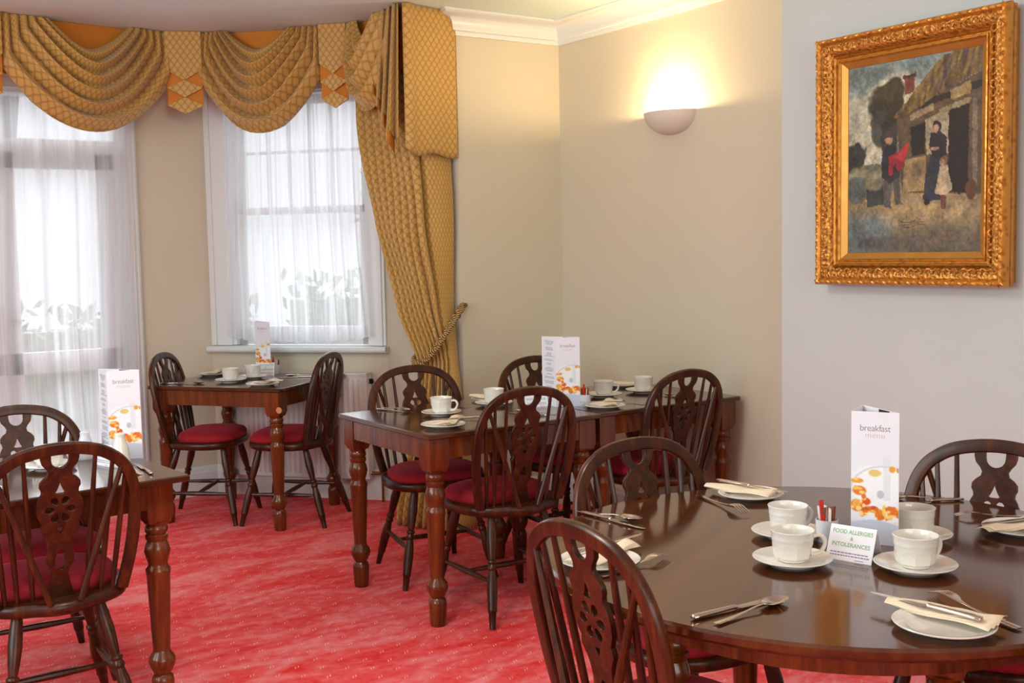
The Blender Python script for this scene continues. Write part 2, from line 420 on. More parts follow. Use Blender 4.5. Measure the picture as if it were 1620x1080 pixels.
# skirting boards
def skirt(name, pts, side):
    m = MB()
    sec = [(0, FZ), (.018, FZ), (.018, .125), (.012, .135), (.012, .15), (.004, .165), (0, .165)]
    sec = [(a * side, b) for a, b in sec]
    m.sweep([(x, y, 0) for x, y in pts], sec if side > 0 else sec[::-1]); struct(m.build(name, M['trim'], None, 0))
skirt('baseboard_right', [(XW, YC), (XW, 3.253)], 1)
skirt('baseboard_back', [(3.09, YC), (XW, YC)], 1)
skirt('baseboard_bay_window', [(2.228, 6.70), (2.985, 5.84)], 1)
skirt('baseboard_french_door', [(1.81, 6.70), (2.228, 6.70)], 1)
skirt('baseboard_bay_return', [(2.985, 5.84), (3.09, YC)], 1)
skirt('baseboard_chimney', [(XB, 3.253), (XB, 1.35)], 1)
# cornice: covers the back wall, the alcove wall and the chimney breast
def cornice(name, pts, side=1):
    prof = [(0, ZC - .118), (.012, ZC - .118), (.016, ZC - .105), (.016, ZC - .097), (.026, ZC - .093), (.030, ZC - .080)]
    for k in range(7):
        a = k / 6 * PI / 2; prof.append((.030 + .058 * (1 - math.cos(a)), ZC - .078 + .058 * math.sin(a)))
    prof += [(.096, ZC - .012), (.104, ZC - .008), (.104, ZC), (0, ZC)]
    P = [Vector((x, y, 0)) for x, y in pts]; rs = []
    for k, p in enumerate(P):
        d1 = (P[k] - P[k - 1]).normalized() if k else None; d2 = (P[k + 1] - P[k]).normalized() if k < len(P) - 1 else None
        n1 = Vector((d1.y, -d1.x, 0)) if d1 else None; n2 = Vector((d2.y, -d2.x, 0)) if d2 else None
        if n1 is None: n = n2
        elif n2 is None: n = n1
        else: n = (n1 + n2) / (1 + n1.dot(n2))
        rs.append([p + n * a + Vector((0, 0, z)) for a, z in prof])
    m = MB(); m.rings(rs, True); struct(m.build(name, M['trim'], None, 40))
cornice('trim_cornice', [(3.115, 5.30), (3.09, YC), (XW, YC), (XW, 3.253), (XB, 3.253), (XB, 1.35), (XW, 1.35), (XW, -2.4)])
# ------------------------------------------------------------ sash window in the bay
win = struct(empty('window_1'))
m = MB()
for (a0, a1) in ((0.005, SO0 + .015), (SO1 - .015, 1.142)):                 # architrave uprights, stepped
    wbox(m, a0, a1, -.018, 0, ZS, 2.52)
wbox(m, .02, .045, -.030, -.018, ZS, 2.52); wbox(m, 1.10, 1.125, -.030, -.018, ZS, 2.52)
wbox(m, .005, 1.142, -.02, 0, ZH - .015, 2.52)
wbox(m, SO0, SO0 + .035, 0, .14, ZS, ZH); wbox(m, SO1 - .035, SO1, 0, .14, ZS, ZH); wbox(m, SO0, SO1, 0, .14, ZH - .03, ZH)
m.build('window_frame', M['trim'], win, 0)
m = MB()
wbox(m, -.005, 1.155, -.055, .10, ZS - .042, ZS - .004)
m.tube([wp(-.005, -.055, ZS - .023), wp(1.155, -.055, ZS - .023)], .019, 10)
m.build('window_sill', M['trim'], win, 40)
a0, a1 = SO0 + .035, SO1 - .035
def sash(name, d, z0, z1, vb, hb, bot, top):
    m = MB(); wbox(m, a0, a0 + .05, d, d + .035, z0, z1); wbox(m, a1 - .05, a1, d, d + .035, z0, z1)
    wbox(m, a0, a1, d, d + .035, z0, z0 + bot); wbox(m, a0, a1, d, d + .035, z1 - top, z1)
    for s in vb: wbox(m, s - .009, s + .009, d + .006, d + .03, z0 + bot, z1 - top)
    for z in hb: wbox(m, a0, a1, d + .006, d + .03, z - .009, z + .009)
    o = m.build(name, M['trim'], win, 0)
    g = MB(); wbox(g, a0 + .04, a1 - .04, d + .015, d + .019, z0 + bot * .6, z1 - top * .6); g.build('pane', M['glass'], o, 0)
sash('upper_sash', .085, 1.69, ZH - .03, [.37, .505, .645, .785], [2.06], .04, .05)
sash('lower_sash', .045, ZS, 1.73, [], [], .11, .04)
# ------------------------------------------------------------ french doors
fd = struct(empty('door_1'))
m = MB()
for x0, x1, s in ((DX1 - .01, DX1 + .065, 1), (DX0 - .065, DX0 + .01, -1)):
    xbox(m, x0, x1, 6.68, 6.70, 0, DH + .065)
    c = (x0 + x1) / 2
    for k in (-.022, .004, .026): m.tube([(c + k, 6.682, 0), (c + k, 6.682, DH + .06)], .008, 8, up=(0, 1, 0))
xbox(m, DX0, DX1, 6.68, 6.70, DH - .01, DH + .065)
xbox(m, DX0, DX0 + .05, 6.70, 6.82, 0, DH); xbox(m, DX1 - .05, DX1, 6.70, 6.82, 0, DH); xbox(m, DX0, DX1, 6.70, 6.82, DH - .04, DH)
xbox(m, DX0, DX1, 6.69, 6.82, 2.045, 2.115)
m.build('door_frame', M['trim'], fd, 40)
g = MB(); xbox(g, DX0 + .04, DX1 - .04, 6.765, 6.77, 2.11, DH - .03); g.build('transom_pane', M['glass'], fd, 0)
for (x0, x1, hx) in ((1.028, 1.693, 1.062), (0.352, 1.018, None)):
    m = MB(); y0, y1 = 6.74, 6.785
    xbox(m, x0, x0 + .125, y0, y1, .01, 2.04); xbox(m, x1 - .10, x1, y0, y1, .01, 2.04); xbox(m, x0, x1, y0, y1, 1.955, 2.04); xbox(m, x0, x1, y0, y1, .01, .26); xbox(m, x0, x1, y0, y1, .80, .92)
    d = m.build('door_leaf', M['trim'], fd, 0)
    g = MB(); xbox(g, x0 + .12, x1 - .09, 6.76, 6.765, .25, 1.96); g.build('pane', M['glass'], d, 0)
    if hx:
        h = MB(); h.box((hx, 6.736, 1.08), (.035, .008, .2), None, .003); h.tube([(hx, 6.735, 1.11), (hx, 6.70, 1.11), (hx + .1, 6.698, 1.11)], .008, 8); h.build('door_handle', M['steel'], d)
# ------------------------------------------------------------ net curtains
def net_curtain(name, fn, nu, nv, label):
    m = MB(); m.grid(fn, nu, nv, lambda u, v: (u + .02 * math.sin(2.3 * v + 5 * u) * v, v)); o = m.build(name, M['net'], None, 80); return tag(o, label, 'net curtain')
rn = random.Random(3)
folds = [(rn.uniform(.8, 1.3), rn.uniform(0, 6.28)) for _ in range(8)]
def pleat(u, k, sharp=1.0):
    a = math.sin(2 * PI * k * u + folds[0][1] + 1.1 * math.sin(2 * PI * 2.3 * u)) + .5 * math.sin(2 * PI * k * 1.73 * u + folds[1][1] + .8 * math.sin(2 * PI * 1.1 * u + 1))
    return a * sharp
def door_net(u, v):   # v 0 top, 1 bottom
    z = 2.36 - v * 2.355; x = 0.22 + u * (1.545 + .015 * math.sin(6 * v + 1)) + .018 * v * math.sin(19 * u)
    y = 6.645 - .020 - pleat(u + .012 * math.sin(3 * v), 10) * (.010 + .018 * v)
    return (x, y, z)
net_curtain('net_curtain', door_net, 300, 24, 'floor-length white voile net curtain drawn across the French doors')
def win_net(u, v):
    fl = (.002 + .050 * v * v)
    s = SO0 + .028 - fl * .7 + u * ((SO1 - SO0) - .056 + 1.4 * fl)
    sag = .038 * math.sin(PI * u) ** .7 * v
    z = 2.36 - v * (2.36 - .962) - sag + .004 * math.sin(60 * u) * v
    d = -.045 - .012 + pleat(u * .8 + .3 + .01 * math.sin(4 * v), 13) * (.008 + .013 * v)
    return wp(s, min(d, -.032), z)
net_curtain('net_curtain', win_net, 220, 20, 'short white net curtain with a sagging hem over the sash window')
# ------------------------------------------------------------ outside: paving, trees, lantern
m = MB(); xbox(m, -9, 16, 6.95, 24, -.25, -.2); struct(m.build('ground', M['outdoor'], None, 0))
def tree(loc, r, h, n, label):
    t = empty('garden_tree', loc, 0, label, 'tree')
    m = MB(); m.lathe([(.11, 0), (.08, .6), (.04, 1)], (0, 0, 0), (0.1, .05, h), 8); m.build('trunk', M['bark'], t)
    rr = random.Random(int(h * 100)); m = MB()
    for _ in range(n):
        a, b = rr.uniform(0, 2 * PI), rr.uniform(-1, 1); q = rr.random() ** .4; c = math.sqrt(1 - b * b)
        p = Vector((math.cos(a) * c * r * q, math.sin(a) * c * r * q, h * .75 + b * h * .45 * q))
        ax = Vector((rr.uniform(-1, 1), rr.uniform(-1, 1), rr.uniform(-1, 1))).normalized(); bx = ax.orthogonal().normalized(); s = rr.uniform(.05, .11)
        m.add([p - ax * s, p - bx * s * .5, p + ax * s, p + bx * s * .5], [(0, 1, 2, 3)])
    m.build('foliage', M['leaf'], t, 0)
def hedge(x0, x1, y, h, n, label):
    t = empty('garden_hedge', ((x0 + x1) / 2, y, -.2), 0, label, 'hedge'); rr = random.Random(int(y * 31)); m = MB()
    for _ in range(n):
        p = Vector((rr.uniform(x0 - x1, x1 - x0) / 2, rr.uniform(-.35, .35), rr.uniform(0, h) + .12 * math.sin(5 * rr.random())))
        ax = Vector((rr.uniform(-1, 1), rr.uniform(-1, 1), rr.uniform(-1, 1))).normalized(); bx = ax.orthogonal().normalized(); q = rr.uniform(.06, .13)
        m.add([p - ax * q, p - bx * q * .5, p + ax * q, p + bx * q * .5], [(0, 1, 2, 3)])
    m.build('leaves', M['leaf'], t, 0)
    m = MB(); m.box((0, 0, h / 2 - .1), (x1 - x0, .3, h - .2)); m.build('inner_mass', M['leaf'], t, 0)
hedge(-1.5, 4.3, 11.5, 1.15, 1700, 'pale clipped hedge seen faintly behind the French doors')
hedge(4.8, 11.5, 11.6, 1.35, 2400, 'pale clipped hedge seen faintly through the sash window')
tree((8.6, 14.5, -.2), 1.5, 3.0, 1500, 'leafy garden tree rising over the hedge behind the sash window')
lt = empty('wall_lantern', (1.19, 7.15, 2.13), 0, 'dark outdoor lantern hanging beyond the transom above the French doors', 'lantern')
m = MB(); m.box((0, 0, .28), (.15, .15, .02), None, .004); m.box((0, 0, .0), (.10, .10, .02), None, .004); m.lathe([(.09, .29), (.03, .34), (.01, .38)], (0, 0, 0), None, 12); m.tube([(0, 0, .38), (0, 0, .62)], .006, 6, up=(0, 1, 0))
for a in range(4):
    c, s_ = math.cos(a * PI / 2 + PI / 4), math.sin(a * PI / 2 + PI / 4); m.tube([(c * .065, s_ * .065, 0), (c * .1, s_ * .1, .28)], .006, 6, up=(1, 0, 0))
m.build('lantern_frame', M['black'], lt)
m = MB(); m.rings([[(x * .045, y * .045, .012) for x, y in ((1, 1), (-1, 1), (-1, -1), (1, -1))], [(x * .066, y * .066, .27) for x, y in ((1, 1), (-1, 1), (-1, -1), (1, -1))]]); m.build('lantern_glass', M['lanternglass'], lt, 0)
# ------------------------------------------------------------ pelmet, swags, jabots
PA0, PA1 = Vector((0.30, 6.188)), Vector((1.932, 6.404)); PB0, PB1 = Vector((2.116, 6.327)), Vector((2.747, 5.711)); PC1 = Vector((2.79, 5.096)); PD1 = Vector((3.075, 5.145))
def V3(p, z, n=None, d=0): return Vector((p.x + (n.x * d if n else 0), p.y + (n.y * d if n else 0), z))
def roomn(a, b):
    d = (b - a).normalized(); n = Vector((d.y, -d.x)); 
    return n if n.dot(Vector((0, 0)) - a) > 0 else -n
pel = empty('pelmet', (2.4, 6.0, 2.69), 0, 'amber-lined pelmet board following the bay just below the ceiling', 'pelmet')
pel.location = (0, 0, 0)
m = MB(); pts = [PA0, PA1, PB0, PB1, PC1]
for a, b in zip(pts[:-1], pts[1:]):
    n = roomn(a, b); m.add([V3(a, 2.40, n, -.004), V3(b, 2.40, n, -.004), V3(b, 2.698, n, -.004), V3(a, 2.698, n, -.004), V3(a, 2.40, n, -.02), V3(b, 2.40, n, -.02), V3(b, 2.698, n, -.02), V3(a, 2.698, n, -.02)],
        [(0, 1, 2, 3), (5, 4, 7, 6), (1, 0, 4, 5), (3, 2, 6, 7), (0, 3, 7, 4), (2, 1, 5, 6)])
m.build('lining_board', M['lining'], pel, 0)
def swag(a, b, z_open, z_bot, z_outer, lo, ro, label, name='swag', nf=6, asym=0.0, amp=.040, ztop=2.697, out=.03):
    """a,b: 2D ends; lo/ro: fractions where the open top ends; z_outer: height where outer edge leaves the sides"""
    n = roomn(a, b); m = MB(); Wd = (b - a).length
    def fn(u, v):
        # v 0 = inner (top) edge, 1 = outer hem ; u across
        xl = lo * (1 - v) ** .9; xr = 1 - (1 - ro) * (1 - v) ** .9
        total = (ztop - z_open) + (z_open - z_bot) * v ** 1.05
        e = .46 * v ** 1.6 + .02                       # share of the drop that hangs straight down the side
        ue = .10 + .06 * v
        if u < ue: s = -1; k = u / ue
        elif u > 1 - ue: s = 1; k = (1 - u) / ue
        else: s = -1 + 2 * (u - ue) / (1 - 2 * ue); k = 1
        curve = 1 - abs(s) ** (1.75 + .35 * v)
        drop = e * k + (1 - e) * curve
        x = xl + (xr - xl) * (.5 + .5 * s) + asym * (1 - s * s) * v
        x += (1 - k) * 0 + (.5 - x) * .06 * (1 - v) * curve
        mid = math.sin(PI * u) ** .8
        wob = .35 * math.sin(6.1 * u + 5 * v) + .25 * math.sin(13 * u - 4 * v)
        ph = 2 * PI * nf * (v ** .92) + wob
        rip = 2 * abs(math.sin(ph / 2)) ** .7 - 1
        fade = min(1, v * 5) * .7 + .3
        z = ztop - total * drop - .012 * mid * math.sin(ph + .6) * min(1, v * 6)
        d = out + amp * (rip + 1) * (.38 + .62 * mid) * fade + .055 * curve * math.sin(PI * min(1, v * 1.0)) + .012 * (1 - v)
        q = a + (b - a) * x
        return V3(q, min(z, ztop), n, d)
    m.grid(fn, 90, nf * 16, lambda u, v: (u * Wd * 1.35, v * Wd * .95))
    o = m.build(name, M['fabric'], None, 75); solidify(o, .003)
    return tag(o, label, 'curtain swag', 'swags of the window pelmet')
def lerp2(a, b, t): return a + (b - a) * t
AS = Vector((1.036, 6.286))
swag(AS, PA1, 2.560, 2.134, 2.3, .27, .735, 'wide gold ogee-patterned swag hanging over the French doors')
swag(PB0, Vector((2.629, 5.826)), 2.590, 2.138, 2.3, .24, .74, 'gold ogee-patterned swag hanging over the sash window')
swag(PB1 + Vector((.002, -.02)), Vector((2.782, 5.20)), 2.575, 2.215, 2.3, .25, .62, 'narrow foreshortened gold swag next to the end of the pelmet', nf=4, asym=-.05, amp=.034)
swag(Vector((0.02, 6.151)), Vector((0.86, 6.263)), 2.560, 2.134, 2.3, .27, .735, 'gold swag at the far left end of the pelmet, left of the French door swag')
def jabot(a, b, label, out=.085):
    n = roomn(a, b); t = empty('jabot', (0, 0, 0), 0, label, 'pelmet tail', 'pointed tails between the swags')
    def tier(name, mat, top, side, tip, d, x0=0.0, x1=1.0):
        m = MB(); c = [(x0, top), (x1, top), (x1, side), ((x0 + x1) / 2, tip), (x0, side)]
        f = [V3(lerp2(a, b, x), z, n, d) for i, (x, z) in enumerate(c)]; g = [p - Vector((n.x, n.y, 0)) * .005 for p in f]
        o = m.add(f + g, [(0, 1, 2, 3, 4), (9, 8, 7, 6, 5)] + [(i, i + 5, (i + 1) % 5 + 5, (i + 1) % 5) for i in range(5)])
        Wd = (b - a).length
        for i, (x, z) in enumerate(c + c): m.uv[o + i] = (x * Wd, z)
        m.build(name, mat, t, 0)
    def kite(top, side, tip, d):
        m = MB(); c = [(.5, top), (1, side), (.5, tip), (0, side)]; f = [V3(lerp2(a, b, x), z, n, d) for x, z in c]; g = [p - Vector((n.x, n.y, 0)) * .004 for p in f]
        o = m.add(f + g, [(0, 1, 2, 3), (7, 6, 5, 4)] + [(i, i + 4, (i + 1) % 4 + 4, (i + 1) % 4) for i in range(4)])
        for i, (x, z) in enumerate(c + c): m.uv[o + i] = (x * .17, z)
        m.build('fold', M['fabric'], t, 0)
    tier('top_tier', M['fabric'], 2.697, 2.487, 2.430, out)
    tier('middle_tier', M['lining'], 2.60, 2.388, 2.336, out - .014); kite(2.432, 2.388, 2.336, out - .006)
    tier('bottom_tier', M['lining'], 2.52, 2.292, 2.246, out - .028); kite(2.338, 2.292, 2.246, out - .020)
jabot(PA1 + Vector((.004, .0)), PB0 - Vector((.004, 0)), 'triple-pointed gold tail in the bay corner between the two wide swags')
jabot(Vector((2.632, 5.823)), PB1 - Vector((.004, -.004)), 'triple-pointed gold tail between the sash window swag and the narrow swag')
jabot(Vector((0.87, 6.264)), Vector((1.03, 6.285)), 'triple-pointed gold tail at the far left, beyond the French door swag')
# cascade of zigzag folds and the flat end return
cas = empty('cascade', (0, 0, 0), 0, 'stepped cascade of gold folds with flat end panel at the right end of the pelmet', 'pelmet tail')
NF = 4; a, b = Vector((2.776, 5.40)), Vector((2.770, 5.105)); n = roomn(a, b); mf, ml = MB(), MB()
for k in range(NF):
    w = 1 / NF; x0 = k * w; u0, u1 = k / NF, (k + 1) / NF
    zb = lambda q: 2.315 - .36 * q ** 1.15
    def front(u, v, k=k):
        q = u0 + (u1 - u0) * u; x = x0 + w * 1.12 * u; d = .050 + .055 * math.sin(PI * .5 * u) + .01 * k
        return V3(lerp2(a, b, min(x, 1.02)), 2.697 - (2.697 - zb(u0 + (u1 - u0) * u * .55)) * v, n, d * (.55 + .45 * v))
    def under(u, v, k=k):
        x = x0 + w * (1.12 - .62 * u); d = .105 - .058 * u + .01 * k
        return V3(lerp2(a, b, min(x, 1.02)), 2.697 - (2.697 - zb(u0 + (u1 - u0) * (.55 + .45 * u))) * v, n, (d - .004) * (.55 + .45 * v))
    mf.grid(front, 12, 14, lambda u, v: ((k + u) * .14, v * .7)); mf.grid(lambda u, v, f=under: f(u, v * .9), 6, 12, lambda u, v: ((k + u) * .07, v * .7)); ml.grid(lambda u, v, f=under: f(u, .9 + v * .1), 6, 3)
mf.grid(lambda u, v: V3(lerp2(Vector((2.776, 5.42)), Vector((2.716, 5.088)), u), 2.697 - (2.697 - (2.25 - .26 * u)) * v, n, .004 + .02 * v), 10, 12, lambda u, v: (u * .33, v * .7))
solidify(mf.build('folds', M['fabric'], cas, 60), .003); solidify(ml.build('fold_lining', M['lining'], cas, 60), .002)
m = MB(); a, b = PC1, PD1; n2 = roomn(a, b)
if n2.y > 0: n2 = -n2
def end_fn(u, v):
    q = lerp2(Vector((2.715, 5.085)), b, u); z = 2.697 - v * (2.697 - 1.945 + .01 * math.sin(9 * u))
    if v > .75 and u < .22: z += (v - .75) * .12 * (1 - u / .22)
    return V3(q, z, n2, .01 + .028 * math.exp(-((u - .08) / .10) ** 2) + .008 * math.sin(5 * u))
m.grid(end_fn, 28, 24, lambda u, v: (u * .33, v * .75)); solidify(m.build('end_panel', M['fabric'], cas, 60), .004)
# ------------------------------------------------------------ tied-back drape
def drape():
    def pl(z):
        # three-point plan polyline at height z : left, corner, right
        K = [(2.62, ((2.79, 5.80), (2.85, 5.16), (3.065, 5.19))), (2.2, ((2.792, 5.74), (2.85, 5.17), (3.063, 5.19))), (1.6, ((2.81, 5.58), (2.865, 5.19), (3.062, 5.185))),
             (1.15, ((2.845, 5.41), (2.90, 5.18), (3.060, 5.18))), (.86, ((2.868, 5.26), (2.95, 5.15), (3.058, 5.17))), (.5, ((2.825, 5.26), (2.92, 5.10), (3.055, 5.10))), (.02, ((2.748, 5.30), (2.85, 5.02), (3.02, 4.93)))]
        for (z1, A), (z0, B) in zip(K[:-1], K[1:]):
            if z >= z0:
                t = (z - z0) / (z1 - z0); t = t * t * (3 - 2 * t) * .35 + t * .65; t = min(1, t)
                return [Vector(B[i]) + (Vector(A[i]) - Vector(B[i])) * t for i in range(3)]
        return [Vector(p) for p in K[-1][1]]
    m = MB()
    ks = [0, .10, .19, .28, .36, .45, .53, .62, .72, 1.0]
    def fn(u, v):
        z = 2.60 - v * 2.606
        A, B, C = pl(z); L1 = (B - A).length; L2 = (C - B).length; s = u * (L1 + L2)
        # rounded corner
        if s < L1: p = A + (B - A) * (s / L1); dr = (B - A).normalized()
        else: p = B + (C - B) * ((s - L1) / L2); dr = (C - B).normalized()
        cr = max(0, 1 - abs(s - L1) / .08); dr = (dr + (((C - B).normalized() if s < L1 else (B - A).normalized()) * cr * .5)).normalized()
        n = Vector((dr.y, -dr.x)); n = n if n.dot(-p) > 0 else -n
        tie = math.exp(-((z - .98 + .15 * (1 - u)) / .35) ** 2)
        w = 0
        for k in range(len(ks) - 1):
            if ks[k] <= u <= ks[k + 1]:
                t = (u - ks[k]) / (ks[k + 1] - ks[k]); w = math.sin(PI * t) ** .6; big = (ks[k + 1] - ks[k]) > .2
                if big: w = .55 + .45 * w if t > .12 else w; w *= .8
        p = p + n * ((w - .5) * (.078 - .034 * tie) + .01 * math.sin(7 * z + 9 * u))
        return (p.x, p.y, z)
    m.grid(fn, 180, 60, lambda u, v: (u * 1.15, v * 2.6))
    d = empty('drape', (0, 0, 0), 0, 'floor-length gold ogee-patterned curtain tied back right of the sash window', 'curtain')
    solidify(m.build('curtain_panel', M['fabric'], d, 75), .003)
drape()
tb = empty('tieback', (0, 0, 0), 0, 'twisted gold rope tieback looped round the gold curtain to a wall hook', 'tieback')
m = MB(); path = catmull([(3.085, 5.145, 1.155), (3.03, 5.10, 1.12), (2.95, 5.085, 1.03), (2.88, 5.12, .92), (2.845, 5.19, .86), (2.85, 5.27, .86), (2.90, 5.32, .89), (2.99, 5.28, 1.0), (3.062, 5.20, 1.08), (3.087, 5.15, 1.15)], 10)
for ph in (0, PI):
    q = []
    for i, p in enumerate(path): q.append(p + Vector((0, .4, 1)).normalized() * .011 * math.cos(i * .9 + ph) + Vector((1, -.6, 0)).normalized() * .009 * math.sin(i * .9 + ph))
    m.tube(q, .010, 8, uv=True)
m.build('rope', M['rope'], tb, 70)
m = MB(); m.lathe([(.016, 0), (.016, .2), (.005, .3), (.005, .85), (.012, .9), (.012, 1)], (3.0895, 5.158, 1.155), (3.0895, 5.118, 1.158), 10); m.build('hook', M['brass'], tb)
# ------------------------------------------------------------ radiator
rad = empty('radiator', (0, 0, 0), 0, 'white panel radiator under the bay sash window', 'radiator')
m = MB(); s0, s1 = .12, 1.045; zb, zt = .125, .745; nr = 26
def rbox(a, b, d0, d1, z0, z1): wbox(m, a, b, d0, d1, z0, z1)
prof = []
for i in range(nr * 8 + 1):
    f = i / 8; t = f - int(f); r = 0 if t < .3 else (.5 - .5 * math.cos((t - .3) / .7 * 2 * PI))
    prof.append((s0 + .03 + (s1 - s0 - .06) * i / (nr * 8), -.095 - .011 * r))
rs = []
for z, k in ((zb + .02, 0), (zb + .05, 1), (zt - .06, 1), (zt - .03, 0)):
    rs.append([wp(s, -.095 + (d + .095) * k, z) for s, d in prof])
mm = MB()
for row in rs: mm.v += [tuple(p) for p in row]
nn = len(prof)
for j in range(3):
    for i in range(nn - 1): mm.f.append((j * nn + i, j * nn + i + 1, (j + 1) * nn + i + 1, (j + 1) * nn + i))
mm.build('front_ribs', M['radiator'], rad, 50)
rbox(s0, s1, -.094, -.05, zb, zt - .005); m.build('panel', M['radiator'], rad, 0)
m = MB(); rbox(s0 - .004, s1 + .004, -.105, -.03, zt - .006, zt + .006); rbox(s0 - .004, s0 + .002, -.105, -.03, zb + .03, zt); rbox(s1 - .002, s1 + .004, -.105, -.03, zb + .03, zt); m.build('casing', M['radiator'], rad, 0)
m = MB(); m.tube([wp(s1, -.06, .155), wp(s1 + .07, -.06, .155)], .011, 8); m.tube([wp(s1 + .07, -.06, .18), wp(s1 + .07, -.06, FZ)], .0085, 8, up=(1, 0, 0)); m.lathe([(.018, 0), (.02, .3), (.014, 1)], wp(s1 + .07, -.06, .15), wp(s1 + .07, -.06, .20), 10)
m.build('valve', M['brass'], rad)
m = MB(); m.box(wp(s1 + .015, -.06, .70), (.02, .02, .03), None, .003); m.tube([wp(s1 + .005, -.06, .70), wp(s1 + .03, -.06, .70)], .006, 8); m.build('bleed_valve', M['black'], rad)
# ------------------------------------------------------------ wall sconce
SY, SZ = 4.205, 2.108
sc = empty('wall_sconce', (XW, SY, SZ), 0, 'half-bowl plaster uplighter glowing on the alcove wall', 'wall light')
m = MB(); RY, RX, RZ = .162, .135, .108; outer = []; NS = 32
def bowl(scale, zoff):
    rs = []
    for j in range(13):
        t = j / 12; a = t * PI / 2; rad_ = math.cos(a) ** .85 if j < 12 else .02; z = -RZ * math.sin(a) ** 1.1
        rs.append([(-RX * scale * rad_ * math.sin(PI * i / NS) - .001, RY * scale * rad_ * math.cos(PI * i / NS), z * scale + zoff) for i in range(NS + 1)])
    return rs
o_ = bowl(1, 0); i_ = bowl(.93, .0)
allr = i_[::-1] + o_
nn = NS + 1
for row in allr: m.v += row
for j in range(len(allr) - 1):
    for i in range(nn - 1): m.f.append((j * nn + i, (j + 1) * nn + i, (j + 1) * nn + i + 1, j * nn + i + 1))
m.build('bowl', M['sconce'], sc, 50)
bulb = NT('bulb_glow'); bulb.set(Emission_Color=(1, .82, .55, 1), Emission_Strength=18.0)
m = MB(); m.lathe([(.004, -.022), (.016, -.014), (.018, 0), (.014, .016), (.004, .022)], (-.065, 0, -.035), None, 12); m.build('bulb', bulb.m, sc)
point('sconce_light', (XW - .07, SY, SZ - .005), 31, (1.0, 0.71, 0.34), .02)
# two added point lights without fixtures: floor fill and warm fill from behind
point('floor_fill', (0.9, 2.6, 2.42), 56, (.95, .92, .83), .18)
point('rear_warm_fill', (0.3, -.6, 2.3), 14, (1.0, .84, .60), .15)
